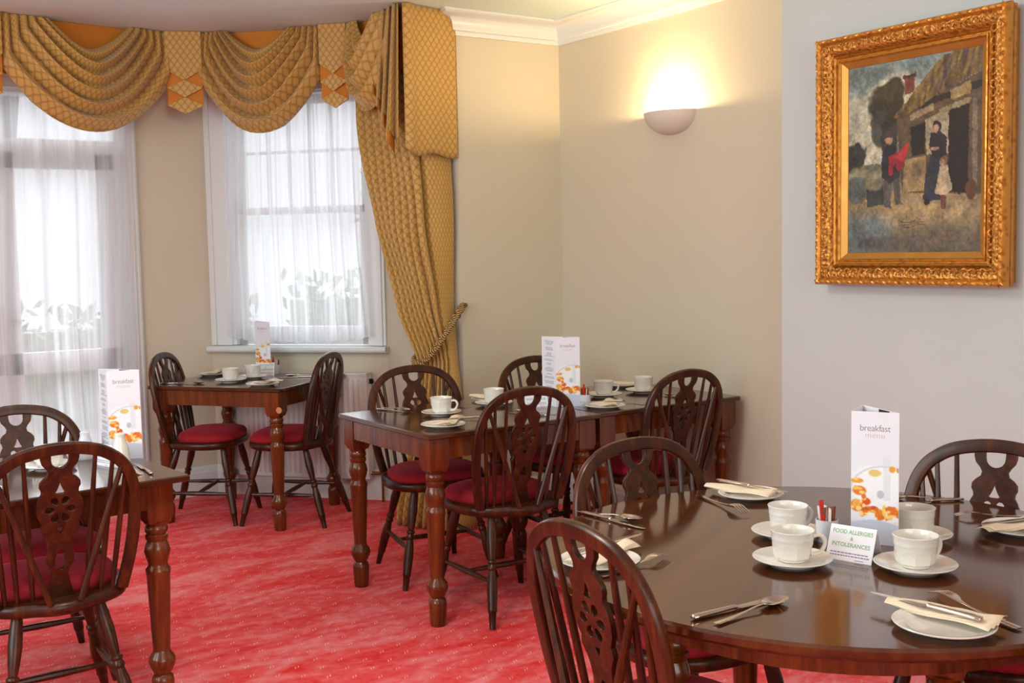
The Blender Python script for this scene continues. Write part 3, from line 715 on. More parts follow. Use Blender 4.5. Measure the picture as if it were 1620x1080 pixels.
# ------------------------------------------------------------ wheelback chair
def make_chair():
    t = empty('wheelback_chair')
    wd = M['wood']
    TL = math.tan(math.radians(11)); YB, ZB = -.155, .437      # back plane base
    def bp(x, h, off=0): return Vector((x, YB - math.sin(math.radians(11)) * h - off * math.cos(math.radians(11)), ZB + math.cos(math.radians(11)) * h - off * math.sin(math.radians(11)) * 0))
    # seat board
    def outline(k, z):
        pts = []
        for i in range(48):
            a = 2 * PI * i / 48; c, s = math.cos(a), math.sin(a)
            e = 2.6; r = (abs(c) ** e + abs(s) ** e) ** (-1 / e)
            x = .232 * r * c; y = .208 * r * s
            x *= (1.0 + .05 * s) if s > 0 else (1.0 + .07 * s)
            if s < -.55: y -= .028 * max(0, 1 - (x / .085) ** 2) if abs(x) < .085 else 0
            pts.append(Vector((x * k, y * k - .0, z)))
        return pts
    m = MB(); m.rings([outline(.90, .398), outline(.98, .406), outline(1.0, .418), outline(.995, .432), outline(.965, .440)]); m.build('seat', wd, t, 50)
    def co(k, z):
        pts = []
        for i in range(40):
            a = 2 * PI * i / 40; c, s = math.cos(a), math.sin(a); e = 2.8; r = (abs(c) ** e + abs(s) ** e) ** (-1 / e)
            x = .212 * r * c * (1.0 + .05 * s); y = .170 * r * s + .028
            pts.append(Vector((x * k, (y - .028) * k + .028, z)))
        return pts
    m = MB(); m.rings([co(.97, .439), co(1.0, .450), co(.985, .466), co(.93, .479), co(.80, .489), co(.55, .495), co(.25, .497)]); m.build('cushion', M['velvet'], t, 80)
    # hoop
    half = [(.181, 0), (.197, .07), (.209, .14), (.2155, .21), (.216, .28), (.209, .335), (.191, .385), (.158, .425), (.098, .457), (0, .470)]
    pts = [bp(x, h) for x, h in half] + [bp(-x, h) for x, h in half[-2::-1]]
    path = catmull(pts, 6)
    sec = [(-.011, -.013), (-.006, -.016), (.006, -.016), (.011, -.013), (.013, 0), (.011, .013), (.006, .016), (-.006, .016), (-.011, .013), (-.013, 0)]
    m = MB()
    # orient: section 'up' = in back plane radial direction; sweep with up = plane normal
    nrm = Vector((0, -math.cos(math.radians(11)), -math.sin(math.radians(11)))) * -1
    m.sweep(path, [(b * 1.12, a * .95) for a, b in sec], up=nrm); m.build('back_hoop', wd, t, 45)
    # splat
    L = [(.464, .053), (.440, .052), (.425, .048), (.412, .037), (.400, .031), (.388, .034), (.378, .047), (.368, .055), (.355, .056), (.345, .051), (.335, .050), (.322, .057), (.305, .063), (.288, .065), (.270, .063), (.254, .056), (.240, .049), (.232, .053), (.220, .054), (.208, .046), (.195, .039), (.175, .035), (.155, .033), (.135, .037), (.118, .037), (.100, .028), (.085, .021), (.070, .022), (.050, .027), (.025, .033), (0, .037)]
    right = [(x, h) for h, x in L]; left = [(-x, h) for h, x in L[::-1]]
    U = []
    for k in range(9):
        a = PI + PI * k / 8; U.append((.026 * math.cos(a), .436 + .026 * math.sin(a)))
    # U notch from the top: outline goes up the right side, over, down into the notch
    outer = [(.053, .468)] + right[1:] + left[:-1] + [(-.053, .468), (-.027, .464)] + U + [(.027, .464)]
    holes = [[(-.016, .335), (-.011, .343), (-.007, .352), (0, .372), (.007, .352), (.011, .343), (.016, .335), (.010, .331), (-.010, .331)]]
    for k in range(6):
        c = PI / 2 + PI / 6 + k * PI / 3; pet = []
        for j in range(10):
            g = 2 * PI * j / 10; r = .029 + .0155 * math.cos(g); w = (.0118 + .0035 * math.cos(g)) * math.sin(g)
            pet.append((r * math.cos(c) - w * math.sin(c), .284 + r * math.sin(c) + w * math.cos(c)))
        holes.append(pet)
    holes.append([(-.012, .229), (.012, .229), (.008, .217), (0, .205), (-.008, .217)])
    holes.append([(.017 * math.sin(2 * PI * j / 14) * (1 - .25 * math.cos(2 * PI * j / 14)), .125 + .034 * math.cos(2 * PI * j / 14)) for j in range(14)])
    me = flat_curve([outer] + holes, .0045, .0018, 'splat', wd)
    sp = bpy.data.objects.new('splat', me); COL.objects.link(sp); sp.parent = t
    sp.matrix_local = Matrix(((1, 0, 0, 0), (0, -math.sin(math.radians(11)), -math.cos(math.radians(11)), YB), (0, math.cos(math.radians(11)), -math.sin(math.radians(11)), ZB), (0, 0, 0, 1)))
    spn = [(0, 0), ]
    tp = [(.0065, 0), (.0085, .3), (.0085, .55), (.0062, 1)]
    for sx in (1, -1):
        for xb, xt, ht in ((.076, .100, .446), (.118, .150, .425), (.152, .188, .385)):
            m = MB(); m.lathe(tp, bp(sx * xb, .0), bp(sx * xt, ht), 10); m.build('spindle', wd, t)
        m = MB(); m.lathe([(.009, 0), (.0095, .5), (.0075, 1)], (sx * .042, -.222, .438), bp(sx * .176, .400, .004), 10); m.build('brace', wd, t)
    lp = [(.015, 0), (.019, .12), (.021, .22), (.017, .34), (.013, .405), (.019, .42), (.019, .435), (.014, .45), (.018, .475), (.018, .49), (.014, .505), (.019, .58), (.021, .68), (.018, .82), (.0185, .835), (.0185, .85), (.0155, .86), (.0125, .97), (.012, 1)]
    F = {}
    for nm, tx, ty, fx, fy in (('f', .13, .13, .213, .215), ('f', -.13, .13, -.213, .215), ('r', .115, -.125, .192, -.255), ('r', -.115, -.125, -.192, -.255)):
        a = Vector((tx, ty, .408)); b = Vector((fx, fy, FZ)); F[(nm, tx > 0)] = (a, b)
        m = MB(); m.lathe(lp, a, b, 14); m.build('leg', wd, t)
    mid = {}
    sp_ = [(.007, 0), (.0105, .25), (.013, .5), (.0105, .75), (.007, 1)]
    for k in (True, False):
        a = F[('f', k)][0].lerp(F[('f', k)][1], .60); b = F[('r', k)][0].lerp(F[('r', k)][1], .60); mid[k] = (a, b)
        m = MB(); m.lathe(sp_, a, b, 10); m.build('stretcher', wd, t)
    for f in (.5,):
        m = MB(); m.lathe(sp_, mid[True][0].lerp(mid[True][1], f), mid[False][0].lerp(mid[False][1], f), 10); m.build('stretcher', wd, t)
    return t
chair0 = make_chair(); used = [False]
def chair(x, y, face, label, group=None):
    """face: direction (dx,dy) the sitter looks"""
    o = chair0 if not used[0] else copy_tree(chair0); used[0] = True
    o.location = (x, y, 0); o.rotation_euler = (0, 0, math.atan2(-face[0], face[1])); tag(o, label, 'chair', 'wheelback chairs round the tables')
chair(.655, 3.625, (-.03, 1), 'dark wheelback chair nearest the camera at the left table, seen from behind')
chair(.705, 4.13, (-.02, -1), 'dark wheelback chair facing the camera at the left table, against the French doors')
chair(1.98, 6.10, (.78, -.62), 'dark wheelback chair in the bay corner between French doors and window table')
chair(2.34, 5.77, (-.70, .71), 'dark wheelback chair turned sideways in front of the radiator')
chair(2.45, 4.385, (-.17, -.98), 'dark wheelback chair in front of the tied-back gold curtain')
chair(2.445, 3.805, (.06, 1), 'dark wheelback chair seen from behind at the near side of the middle table')
chair(3.165, 4.36, (-.02, -1), 'dark wheelback chair behind the breakfast menu of the middle tables')
chair(3.295, 3.85, (-.02, 1), 'dark wheelback chair seen from behind beside the alcove wall')
chair(1.975, 2.145, (-.04, -1), 'brown wheelback chair on the far side of the round table')
chair(1.515, 1.69, (1, -.06), 'brown wheelback chair at the left of the round table, large in the foreground')
chair(2.468, 1.650, (-.92, -.38), 'brown wheelback chair at the right of the round table below the painting')
chair(1.99, 1.20, (.0, 1), 'wheelback chair tucked under the near side of the round table, only its red seat showing')
# ------------------------------------------------------------ tables
LEGP = [(.030, FZ), (.033, .01), (.036, .075), (.033, .090), (.026, .098), (.030, .106), (.040, .125), (.043, .140), (.040, .155), (.028, .172), (.027, .182), (.029, .22), (.037, .425), (.039, .435), (.039, .445), (.031, .455), (.031, .465), (.037, .485), (.041, .503), (.037, .522), (.031, .538), (.036, .545), (.036, .556), (.031, .560), (.036, .568), (.036, .580), (.032, .588), (.040, .600)]
def table(name, cx, cy, lx, ly, rz, label, inset=.06):
    t = empty(name, (cx, cy, 0), rz, label, 'table')
    m = MB(); m.box((0, 0, .7395), (lx, ly, .021), None, .004); m.build('tabletop', M['top'], t, 30)
    for sx in (1, -1):
        for sy in (1, -1):
            x, y = sx * (lx / 2 - inset), sy * (ly / 2 - inset)
            m = MB(); m.lathe(LEGP, (x, y, 0), None, 20)
            b = .0425; rs = []
            for r, z in ((.034, .598), (.0425, .622), (.0425, .729)):
                rs.append([(x + r * i, y + r * j, z) for i, j in ((1, 1), (-1, 1), (-1, -1), (1, -1))])
            m.rings(rs); m.build('leg', M['leg'], t, 40)
    for sx in (1, -1):
        m = MB(); m.box((sx * (lx / 2 - inset + .028), 0, .688), (.022, ly - .2, .082)); m.build('apron', M['leg'], t, 0)
        m = MB(); m.box((0, sx * (ly / 2 - inset + .028), .688), (lx - .2, .022, .082)); m.build('apron', M['leg'], t, 0)
    return t
table('dining_table', 2.452, 4.07, .845, .775, 0.02, 'rectangular dark wood table left of the pair in the middle of the room')
table('dining_table', 3.305, 4.10, .835, .775, 0.0, 'rectangular dark wood table pushed against the alcove wall')
bt = table('dining_table', 2.206, 6.03, .815, .74, math.atan2(-.645, .505), 'square dark wood table standing in the bay in front of the window')
m = MB(); m.lathe([(.017, 0), (.017, .002), (.015, .003)], (.815 / 2 - .018, -.74 / 2 + .0168, .635), (.815 / 2 - .018, -.74 / 2 + .0148, .635), 20)
o = m.build('round_sticker', M['sticker'], bt); o['label'] = 'round orange sticker on the table leg'
table('dining_table', .638, 3.85, .80, .775, .10, 'dark wood table in front of the French doors at the left', .085)
RC = (1.99, 1.70)
rt = empty('round_table', (*RC, 0), .5, 'large polished round table in the right foreground', 'table')
m = MB(); R0 = .664; m.lathe([(.05, .722), (R0 - .012, .722), (R0 - .004, .726), (R0, .732), (R0, .744), (R0 - .005, .750), (.05, .750)], (0, 0, 0), None, 120); m.build('tabletop', M['roundtop'], rt, 30)
m = MB(); m.lathe([(.50, .640), (.50, .723)], (0, 0, 0), None, 64, False); m.lathe([(.478, .723), (.478, .640), (.50, .640)], (0, 0, 0), None, 64, False); m.build('apron', M['leg'], rt, 30)
for k in range(4):
    a = PI / 4 + k * PI / 2; x, y = .40 * math.cos(a), .40 * math.sin(a)
    m = MB(); m.lathe(LEGP, (x, y, 0), None, 20); b = .0425; m.rings([[(x + r * i, y + r * j, z) for i, j in ((1, 1), (-1, 1), (-1, -1), (1, -1))] for r, z in ((.034, .598), (.0425, .622), (.0425, .723))]); m.build('leg', M['leg'], rt, 40)
# ------------------------------------------------------------ crockery and cutlery prototypes
def place(proto, flag, x, y, z, rz, label, cat, group, s=1.0, tilt=0.0):
    o = proto if not flag[0] else copy_tree(proto); flag[0] = True
    o.location = (x, y, z); o.rotation_euler = (tilt, 0, rz); o.scale = (s, s, s); return tag(o, label, cat, group)
def facet(a, z):
    return 1.0
def make_cup():
    t = empty('teacup'); m = MB(); n = 64
    def mod(a, z):
        k = (8 * a / (2 * PI)) % 1.0 - .5; fl = math.cos(PI / 8) / math.cos(2 * PI / 8 * k) - .96
        w = 1 if z < .030 else max(0, 1 - (z - .030) / .012); w *= 1 if z > .006 else 0
        arch = .018 * max(0, 1 - abs(z - .041 + .02 * k * k * 1.5 / .25) / .0035) if .028 < z < .05 else 0
        return 1 + .9 * (fl - .02) * w + arch
    out = [(.026, .0), (.029, .001), (.031, .006), (.0385, .010), (.0405, .016), (.0415, .024), (.0425, .031), (.0433, .034), (.0436, .037), (.0438, .040), (.044, .043), (.0443, .047), (.0455, .050), (.0452, .053), (.0458, .061), (.0470, .066), (.0475, .0685)]
    m.lathe(out, (0, 0, 0), None, n, False, mod)
    m.lathe([(.0475, .0685), (.0462, .0695), (.0448, .067), (.0435, .055), (.0415, .030), (.037, .012), (.02, .009), (.001, .0085)], (0, 0, 0), None, n, False)
    m.lathe([(.001, .002), (.026, .0)], (0, 0, 0), None, n, False)
    m.build('cup_body', M['ceramic'], t, 28)
    m = MB(); p = catmull([(.043, 0, .053), (.058, 0, .056), (.069, 0, .047), (.070, 0, .034), (.062, 0, .020), (.050, 0, .014), (.040, 0, .014)], 5)
    m.tube(p, .0048, 8, up=(0, 1, 0)); m.build('handle', M['ceramic'], t, 60); return t
def make_saucer():
    m = MB(); m.lathe([(.001, .0045), (.026, .0045), (.0265, .0065), (.030, .0065), (.032, .0055), (.050, .0075), (.066, .0125), (.0845, .0175), (.0860, .0165), (.0850, .0145), (.066, .0085), (.048, .0035), (.046, 0), (.040, 0), (.038, .0025), (.001, .0025)], (0, 0, 0), None, 48, False)
    return m.build('saucer', M['ceramic'], None, 40)
def make_plate():
    m = MB(); m.lathe([(.001, .004), (.058, .0045), (.064, .0065), (.070, .0105), (.0885, .0155), (.0895, .0145), (.0885, .0125), (.068, .0065), (.060, .002), (.056, 0), (.050, 0), (.048, .0015), (.001, .0015)], (0, 0, 0), None, 48, False)
    return m.build('side_plate', M['ceramic'], None, 40)
cup0, sau0, pla0 = make_cup(), make_saucer(), make_plate(); fc, fs_, fp = [False], [False], [False]
def oval(pts):  # loft along +Y: (y, halfwidth, thick, z)
    rs = []
    for y, w, th, z in pts: rs.append([(w * math.cos(a), y, z + th * math.sin(a)) for a in [2 * PI * i / 12 for i in range(12)]])
    m = MB(); m.rings(rs); return m
def make_knife():   # length .235, handle end at y=-.1175, tip at +.1175
    t = empty('table_knife')
    oval([(-.1175, .004, .003, .006), (-.115, .0085, .0045, .006), (-.10, .009, .005, .006), (-.04, .0065, .0045, .006), (-.014, .0055, .004, .006), (-.010, .0065, .0045, .006), (-.006, .005, .003, .006)]).build('handle', M['steel'], t, 60)
    oval([(-.007, .006, .0018, .005), (.0, .0095, .0013, .004), (.06, .010, .001, .0035), (.095, .0095, .0009, .003), (.11, .0065, .0008, .003), (.1175, .001, .0006, .003)]).build('blade', M['steel'], t, 60); return t
def make_fork():
    m = MB()
    def prof(y): # height arch
        if y > .02: return .004 + .012 * math.sin(min(1, (y - .02) / .045) * PI * .5) - (.010 * max(0, (y - .075) / .035))
        return .004 + .004 * max(0, (y + .02) / .04)
    ys = [-.11, -.105, -.08, -.04, 0, .02, .035, .045, .055, .062]
    ws = [.006, .0095, .009, .005, .0035, .0035, .006, .0105, .012, .0125]
    rs = [[(w * math.cos(a), y, prof(y) + .0012 * math.sin(a)) for a in [2 * PI * i / 12 for i in range(12)]] for y, w in zip(ys, ws)]
    m.rings(rs)
    for k in range(4):
        x = (k - 1.5) * .0066; m.rings([[(x + w * math.cos(a), y, prof(y) + .0009 * math.sin(a)) for a in [2 * PI * i / 8 for i in range(8)]] for y, w in ((.058, .0024), (.075, .002), (.095, .0017), (.108, .0006))])
    return m.build('fork', M['steel'], None, 60)
def make_spoon():
    t = empty('spoon')
    oval([(-.105, .005, .0012, .004), (-.10, .009, .0015, .004), (-.07, .0075, .0014, .004), (-.02, .0035, .0018, .006), (.02, .003, .002, .010), (.04, .0035, .0015, .010)]).build('handle', M['steel'], t, 60)
    m = MB(); rs = []
    def fn(u, v):
        a = 2 * PI * u; r = v; y = .073 + .037 * r * math.sin(a); x = .0215 * r * math.cos(a) * (1 - .12 * math.sin(a)); z = .0015 + .010 * r * r
        return (x, y, z)
    m.grid(fn, 32, 8); o = m.build('bowl', M['steel'], t, 80); solidify(o, .0012, 1); return t
kn0, fo0, spn0 = make_knife(), make_fork(), make_spoon(); fk, ff, fsp = [False], [False], [False]
def make_napkin(w, h):
    def fn(u, v): return ((u - .5) * w * (1 - .25 * v), (v - .5) * h, .001 + .004 * math.sin(PI * u) + .003 * math.sin(7 * v + 3 * u))
    m = MB()
    for k in range(3):
        o = len(m.v)
        def f2(u, v, k=k):
            x, y, z = fn(u, v); c, s = math.cos(.10 * k), math.sin(.10 * k); return (x * c - y * s + .004 * k, x * s + y * c, z + .0022 * k)
        m.grid(f2, 10, 16)
    o = m.build('napkin', M['napkin'], None, 80); solidify(o, .0012, 1); return o
nap0 = make_napkin(.060, .205); fn_ = [False]
Z = .750
SL = {}
G = {'c': 'white china teacups', 's': 'white china saucers', 'p': 'white side plates', 'k': 'steel table knives', 'f': 'steel forks', 'sp': 'steel spoons', 'n': 'folded cream napkins'}
def cup(x, y, hd, where):
    """hd: handle azimuth in radians"""
    place(sau0, fs_, x, y, Z, hd, 'white saucer ' + where, 'saucer', G['s']); place(cup0, fc, x, y, Z + .0068, hd, 'white teacup on its saucer ' + where, 'cup', G['c'])
def lay(proto, fl, tip, end, L, z, label, cat, g, tilt=0.0):
    d = Vector((tip[0] - end[0], tip[1] - end[1])); s = d.length / L; c = (Vector(tip) + Vector(end)) / 2
    s = max(.85, min(1.15, s)); o = place(proto, fl, c.x, c.y, z, math.atan2(-d.x, d.y), label, cat, g, s, tilt); return o
def knife(tip, end, label, z=Z, tilt=0.0): lay(kn0, fk, tip, end, .235, z, label, 'knife', G['k'], tilt)
def fork(tip, end, label, z=Z): lay(fo0, ff, tip, end, .218, z, label, 'fork', G['f'])
def spoon(tip, end, label, z=Z): lay(spn0, fsp, tip, end, .215, z, label, 'spoon', G['sp'])
def plate(x, y, nang, ntip, nend, where, noff=(0, 0), kz=.0225):
    place(pla0, fp, x, y, Z, 0, 'white side plate ' + where, 'plate', G['p'])
    place(nap0, fn_, x + noff[0], y + noff[1], Z + .0140, nang, 'folded cream napkin ' + where, 'napkin', G['n'])
    if ntip: knife(ntip, nend, 'steel knife on the napkin ' + where, Z + kz)
# round table
cup(1.9855, 1.826, -.15, 'at the back left of the menu on the round table')
cup(1.818, 1.659, -.60, 'nearest the allergy card on the left of the round table')
cup(2.200, 1.632, 2.1, 'behind the other at the right of the round table menu')
cup(1.989, 1.472, -.15, 'in front at the right of the round table menu')
plate(2.219, 2.1765, .25, (2.262, 2.075), (2.215, 2.305), 'at the far edge of the round table', (-.01, .03))
plate(1.4805, 1.9075, -1.35, (1.665, 1.985), (1.435, 1.94), 'behind the foreground chair', (.03, .02))
plate(1.7145, 1.2075, .12, (1.722, 1.375), (1.742, 1.150), 'at the near edge of the round table', (.030, .026))
plate(2.4455, 1.514, 1.35, (2.35, 1.56), (2.58, 1.49), 'at the right edge of the round table', (-.01, .01))
fork((2.055, 2.03), (2.115, 2.275), 'steel fork left of the far-edge plate on the round table')
fork((1.635, 1.858), (1.42, 1.826), 'steel fork beside the plate behind the foreground chair')
fork((1.868, 1.345), (1.815, 1.125), 'steel fork half under the near-edge plate of the round table')
fork((2.450, 1.700), (2.615, 1.575), 'dark-looking steel fork pointing to the menu by the right-edge plate')
knife((1.758, 2.080), (1.738, 2.31), 'steel knife under a spoon by the far chair of the round table')
spoon((1.790, 2.135), (1.728, 2.32), 'steel spoon lying over a knife by the far chair of the round table', Z + .004)
knife((1.622, 1.506), (1.388, 1.512), 'steel knife beside a spoon at the near left edge of the round table')
spoon((1.610, 1.487), (1.400, 1.465), 'steel spoon beside a knife at the near left edge of the round table')
spoon((2.490, 1.935), (2.620, 1.830), 'steel spoon at the right edge of the round table behind the cups')
knife((2.455, 1.885), (2.630, 1.800), 'steel knife at the right edge of the round table behind the cups')
# middle tables
cup(2.350, 4.115, -.75, 'on the middle table nearest the gold curtain')
cup(2.680, 4.215, .6, 'behind the near chair on the middle table')
cup(3.232, 4.118, -.5, 'left of two on the alcove table')
cup(3.475, 4.118, .25, 'closest to the alcove wall')
plate(2.190, 3.822, -.95, (2.185, 3.88), (2.345, 3.80), 'at the near corner of the middle table', (.045, .025))
plate(2.760, 4.37, .5, None, None, 'at the far side of the middle table')
plate(3.006, 3.822, -.85, (2.925, 3.90), (3.10, 3.80), 'at the near edge of the alcove table', (.03, .01))
plate(3.545, 4.36, .6, None, None, 'in the far corner of the alcove table by the wall')
fork((2.345, 4.02), (2.40, 3.82), 'steel fork beside the near-corner plate of the middle table')
fork((2.585, 4.26), (2.53, 4.44), 'steel fork at the far side of the middle table left of the plate')
knife((2.285, 4.25), (2.205, 4.43), 'steel knife crossed by a spoon at the left end of the middle table')
spoon((2.275, 4.27), (2.235, 4.44), 'steel spoon crossing a knife at the left end of the middle table', Z + .005)
knife((2.60, 3.97), (2.67, 3.78), 'steel knife seen through the back of the near middle chair')
spoon((2.64, 3.98), (2.73, 3.80), 'steel spoon seen through the back of the near middle chair')
fork((3.175, 3.99), (3.20, 3.79), 'steel fork beside the near-edge plate of the alcove table')
knife((3.44, 3.98), (3.47, 3.79), 'steel knife by the chair next to the alcove wall')
spoon((3.48, 3.97), (3.52, 3.80), 'steel spoon by the chair next to the alcove wall')
# window table
cup(2.084, 5.987, 1.3, 'at the left of the window table')
cup(2.240, 6.066, 1.9, 'at the right of the window table by the card')
plate(2.155, 5.690, -1.1, (2.09, 5.73), (2.24, 5.62), 'at the near corner of the window table', (.02, .02))
plate(2.115, 6.385, -.8, None, None, 'at the far side of the window table')
knife((1.90, 6.03), (1.75, 6.15), 'steel knife at the left end of the window table')
spoon((1.94, 6.00), (1.79, 6.16), 'steel spoon at the left end of the window table')
spoon((2.46, 6.02), (2.55, 5.98), 'steel spoon by the sideways chair on the window table')
knife((2.40, 5.97), (2.50, 5.90), 'steel knife by the sideways chair on the window table')
# left table
cup(.732, 3.912, 2.2, 'on the left table by the French doors')
spoon((.955, 3.80), (.945, 3.60), 'steel spoon standing out at the right of the left table')
knife((.985, 3.79), (.975, 3.58), 'steel knife beside the spoon at the right of the left table')
plate(.45, 3.62, .3, (.42, 3.70), (.47, 3.53), 'on the left table behind the nearest chair')
# ------------------------------------------------------------ menus, cards, pots
FLK = []
_r = random.Random(21)
for _ in range(46):
    t_ = _r.random(); x_ = _r.choice((_r.uniform(0, .34), _r.uniform(.3, 1.0), _r.uniform(.75, 1.0)))
    y_ = _r.uniform(.58, .78) if x_ < .34 else _r.uniform(.72, .81)
    FLK.append((x_, y_, _r.uniform(.03, .09), _r.uniform(.010, .024), _r.choice(((236, 160, 50), (222, 112, 28), (250, 196, 96), (206, 78, 22), (240, 176, 70), (252, 214, 130)))))
for _ in range(9): FLK.append((_r.uniform(.35, 1), _r.uniform(.775, .83), _r.uniform(.06, .12), _r.uniform(.012, .02), (240, 240, 246)))
def food_color(u, v):
    """u 0..1 across, v 0..1 down the whole panel; returns sRGB"""
    c = [232, 233, 242]
    def bl(col, w):
        for i in range(3): c[i] = c[i] * (1 - w) + col[i] * w
    def blob(cx, cy, rx, ry, col, w=1, soft=.35):
        d = ((u - cx) / rx) ** 2 + ((v - cy) / ry) ** 2
        if d < 1: bl(col, w * min(1, (1 - d) / soft))
    if v > .40:
        blob(.55, .56, .62, .19, (244, 244, 248), .9)
        d = math.hypot((u - .72) / .75, (v - .60) / .20)
        if .93 < d < 1.0 and v < .62: bl((200, 200, 210), .7)
    if .67 < u < .82 and .30 < v < .66: bl((214, 216, 228), .5 * min(1, (v - .30) / .1))
    blob(.62, .62, .08, .035, (160, 164, 180), .6)
    for b in ((.50, .46, .15, .030, (226, 196, 120)), (.86, .425, .075, .027, (230, 160, 60)), (.98, .43, .04, .02, (220, 150, 50)), (.13, .525, .15, .022, (232, 160, 50)), (.10, .515, .06, .01, (250, 210, 120)),
              (.18, .60, .16, .040, (226, 124, 34)), (.10, .58, .06, .02, (244, 190, 90)), (.12, .715, .15, .052, (224, 130, 44)), (.12, .70, .09, .028, (246, 184, 96)), (.32, .68, .11, .032, (214, 84, 20)),
              (.35, .74, .14, .030, (232, 150, 60)), (.48, .735, .12, .028, (212, 74, 26)), (.58, .775, .14, .050, (228, 132, 30)), (.70, .74, .05, .05, (250, 200, 90)), (.90, .755, .15, .052, (236, 150, 34)), (.95, .74, .07, .03, (252, 206, 96)), (.80, .72, .05, .02, (210, 90, 30))):
        blob(*b, w=1, soft=.4)
    for b in FLK: blob(*b, w=.95, soft=.35)
    e = .845 - .03 * math.sin(PI * u)
    if v > e: c[:] = [200, 206, 222]
    nz = random.uniform(-4, 4)
    if v > .4 and v < e: c[:] = [x + nz for x in c]
    return c
def picture_mesh(name, w, h, nu, nv, fn, mat):
    """plane in local XZ, x 0..w, z h..0, facing -Y"""
    m = MB(); cols = []
    for j in range(nv + 1):
        for i in range(nu + 1):
            u, v = i / nu, j / nv; m.v.append((u * w, 0, h * (1 - v))); cols.append(lin(tuple(max(0, min(255, c)) for c in fn(u, v))))
    for j in range(nv):
        for i in range(nu):
            a = j * (nu + 1) + i; m.f.append((a, a + nu + 1, a + nu + 2, a + 1))
    me = m.mesh(name, mat, 0); at = me.color_attributes.new('Col', 'FLOAT_COLOR', 'POINT')
    flat = [x for c in cols for x in c]; at.data.foreach_set('color', flat); return me
MW, MH = .107, .308
front_me = picture_mesh('front_picture', MW, MH, 60, 170, food_color, M['print'])
brk_me = text_mesh('breakfast', .0215, M['ink'], 'breakfast_lettering', .93, .95, -.00030)
men_me = text_mesh('menu', .0195, M['pinkink'], 'menu_lettering', 1.05, 1.0, -.00038)
def greek_mesh():
    m = MB(); rr = random.Random(11); z = MH - .018; c = MW / 2
    while z > .045:
        for _ in range(rr.randint(1, 4)):
            w = rr.uniform(.03, .075); x = c - w / 2
            while x < c + w / 2:
                l = rr.uniform(.004, .012); m.box((x + l / 2, -.0003, z), (l, .0002, .0016)); x += l + .0016
            z -= .0052
        z -= .008
    return m.mesh('small_print', M['ink'], 0)
greek_me = greek_mesh()
def panel_obj(t, p0, p1, me_list, back_dark=False):
    """card panel from p0 to p1 (2D, local), front faces to the right-hand side when going p0->p1 reversed"""
    d = Vector((p1[0] - p0[0], p1[1] - p0[1], 0)); L = d.length; ang = math.atan2(d.y, d.x)
    m = MB(); m.box((L / 2, .0005, MH / 2), (L, .0006, MH)); o = m.build('card_panel', M['paper'], t, 0); o.location = (p0[0], p0[1], 0); o.rotation_euler = (0, 0, ang)
    for me, loc, rx in me_list:
        c = bpy.data.objects.new(me.name, me); COL.objects.link(c); c.parent = o; c.location = loc; c.rotation_euler = (rx, 0, 0)
    return o
def menu(x, y, fang, lang, label, back=True):
    """front panel starts at fold (x,y) and runs along angle fang; the left (printed text) panel leaves the fold along lang"""
    t = empty('breakfast_menu', (x, y, Z), 0, label, 'menu', 'breakfast menus')
    f = (MW * math.cos(fang), MW * math.sin(fang))
    panel_obj(t, (0, 0), f, [(front_me, (0, -.0002, 0), 0), (brk_me, (MW / 2, -.0004, MH * .855), PI / 2), (men_me, (MW / 2, -.0004, MH * .805), PI / 2)])
    l = (MW * math.cos(lang), MW * math.sin(lang))
    panel_obj(t, l, (0, 0), [(greek_me, (0, 0, 0), 0)])
    p = panel_obj(t, f, l, [])
    m = MB(); m.box((MW * .55, -.0004, MH - .012), (MW * .4, .0003, .022)); o = m.build('dark_photo', M['darkink'], p, 0)
    m = MB(); m.box((MW * .55, .0016, MH - .012), (MW * .4, .0003, .022)); o = m.build('dark_photo', M['darkink'], p, 0)
    return t
menu(2.062, 1.703, math.atan2(-.89, .46), math.radians(25), 'tall breakfast menu card standing at the centre of the round table')
menu(2.862, 3.985, math.radians(-30), math.radians(89), 'tall breakfast menu card standing where the two middle tables meet')
menu(2.335, 6.262, math.radians(-58), math.radians(62), 'tall breakfast menu card on the window table, seen almost edge on')
menu(.933, 3.935, math.radians(-13), math.radians(90), 'tall breakfast menu card at the right of the left table')
def tent(x, y, ang, label, w=.105, h=.078):
    t = empty('allergy_card', (x, y, Z), ang, label, 'sign card', 'food allergy tent cards')
    tilt = math.radians(24)
    m = MB(); m.box((0, 0, h / 2), (w, .0008, h)); o = m.build('front_panel', M['paper'], t, 0); o.rotation_euler = (-tilt, 0, 0)
    for me, z in tent_me:
        c = bpy.data.objects.new(me.name, me); COL.objects.link(c); c.parent = o; c.location = (0, -.0006, z * h / .072); c.rotation_euler = (PI / 2, 0, 0)
    m = MB(); m.box((0, 0, h / 2), (w, .0008, h)); b = m.build('back_panel', M['paper'], t, 0); b.location = (0, 2 * h * math.sin(tilt), 0); b.rotation_euler = (tilt, 0, 0)
    return t
def smallprint():
    m = MB(); rr = random.Random(5)
    for z in (.0175, .0115):
        x = -.044
        while x < .042: l = rr.uniform(.003, .008); m.box((x + l / 2, 0, z), (l, .0002, .0020)); x += l + .0014
    m.box((.024, 0, .004), (.02, .0002, .0012)); return m
sp_me = smallprint().mesh('small_print', M['purpleink'], 0)
tent_me = [(text_mesh('FOOD ALLERGIES', .0128, M['greenink'], 'food_allergies_lettering', 1.0, .92, .00022), .0555), (text_mesh('&', .011, M['greenink'], 'ampersand_lettering', 1, 1, .0002), .0425), (text_mesh('INTOLERANCES', .0128, M['greenink'], 'intolerances_lettering', 1.0, .96, .00022), .029)]
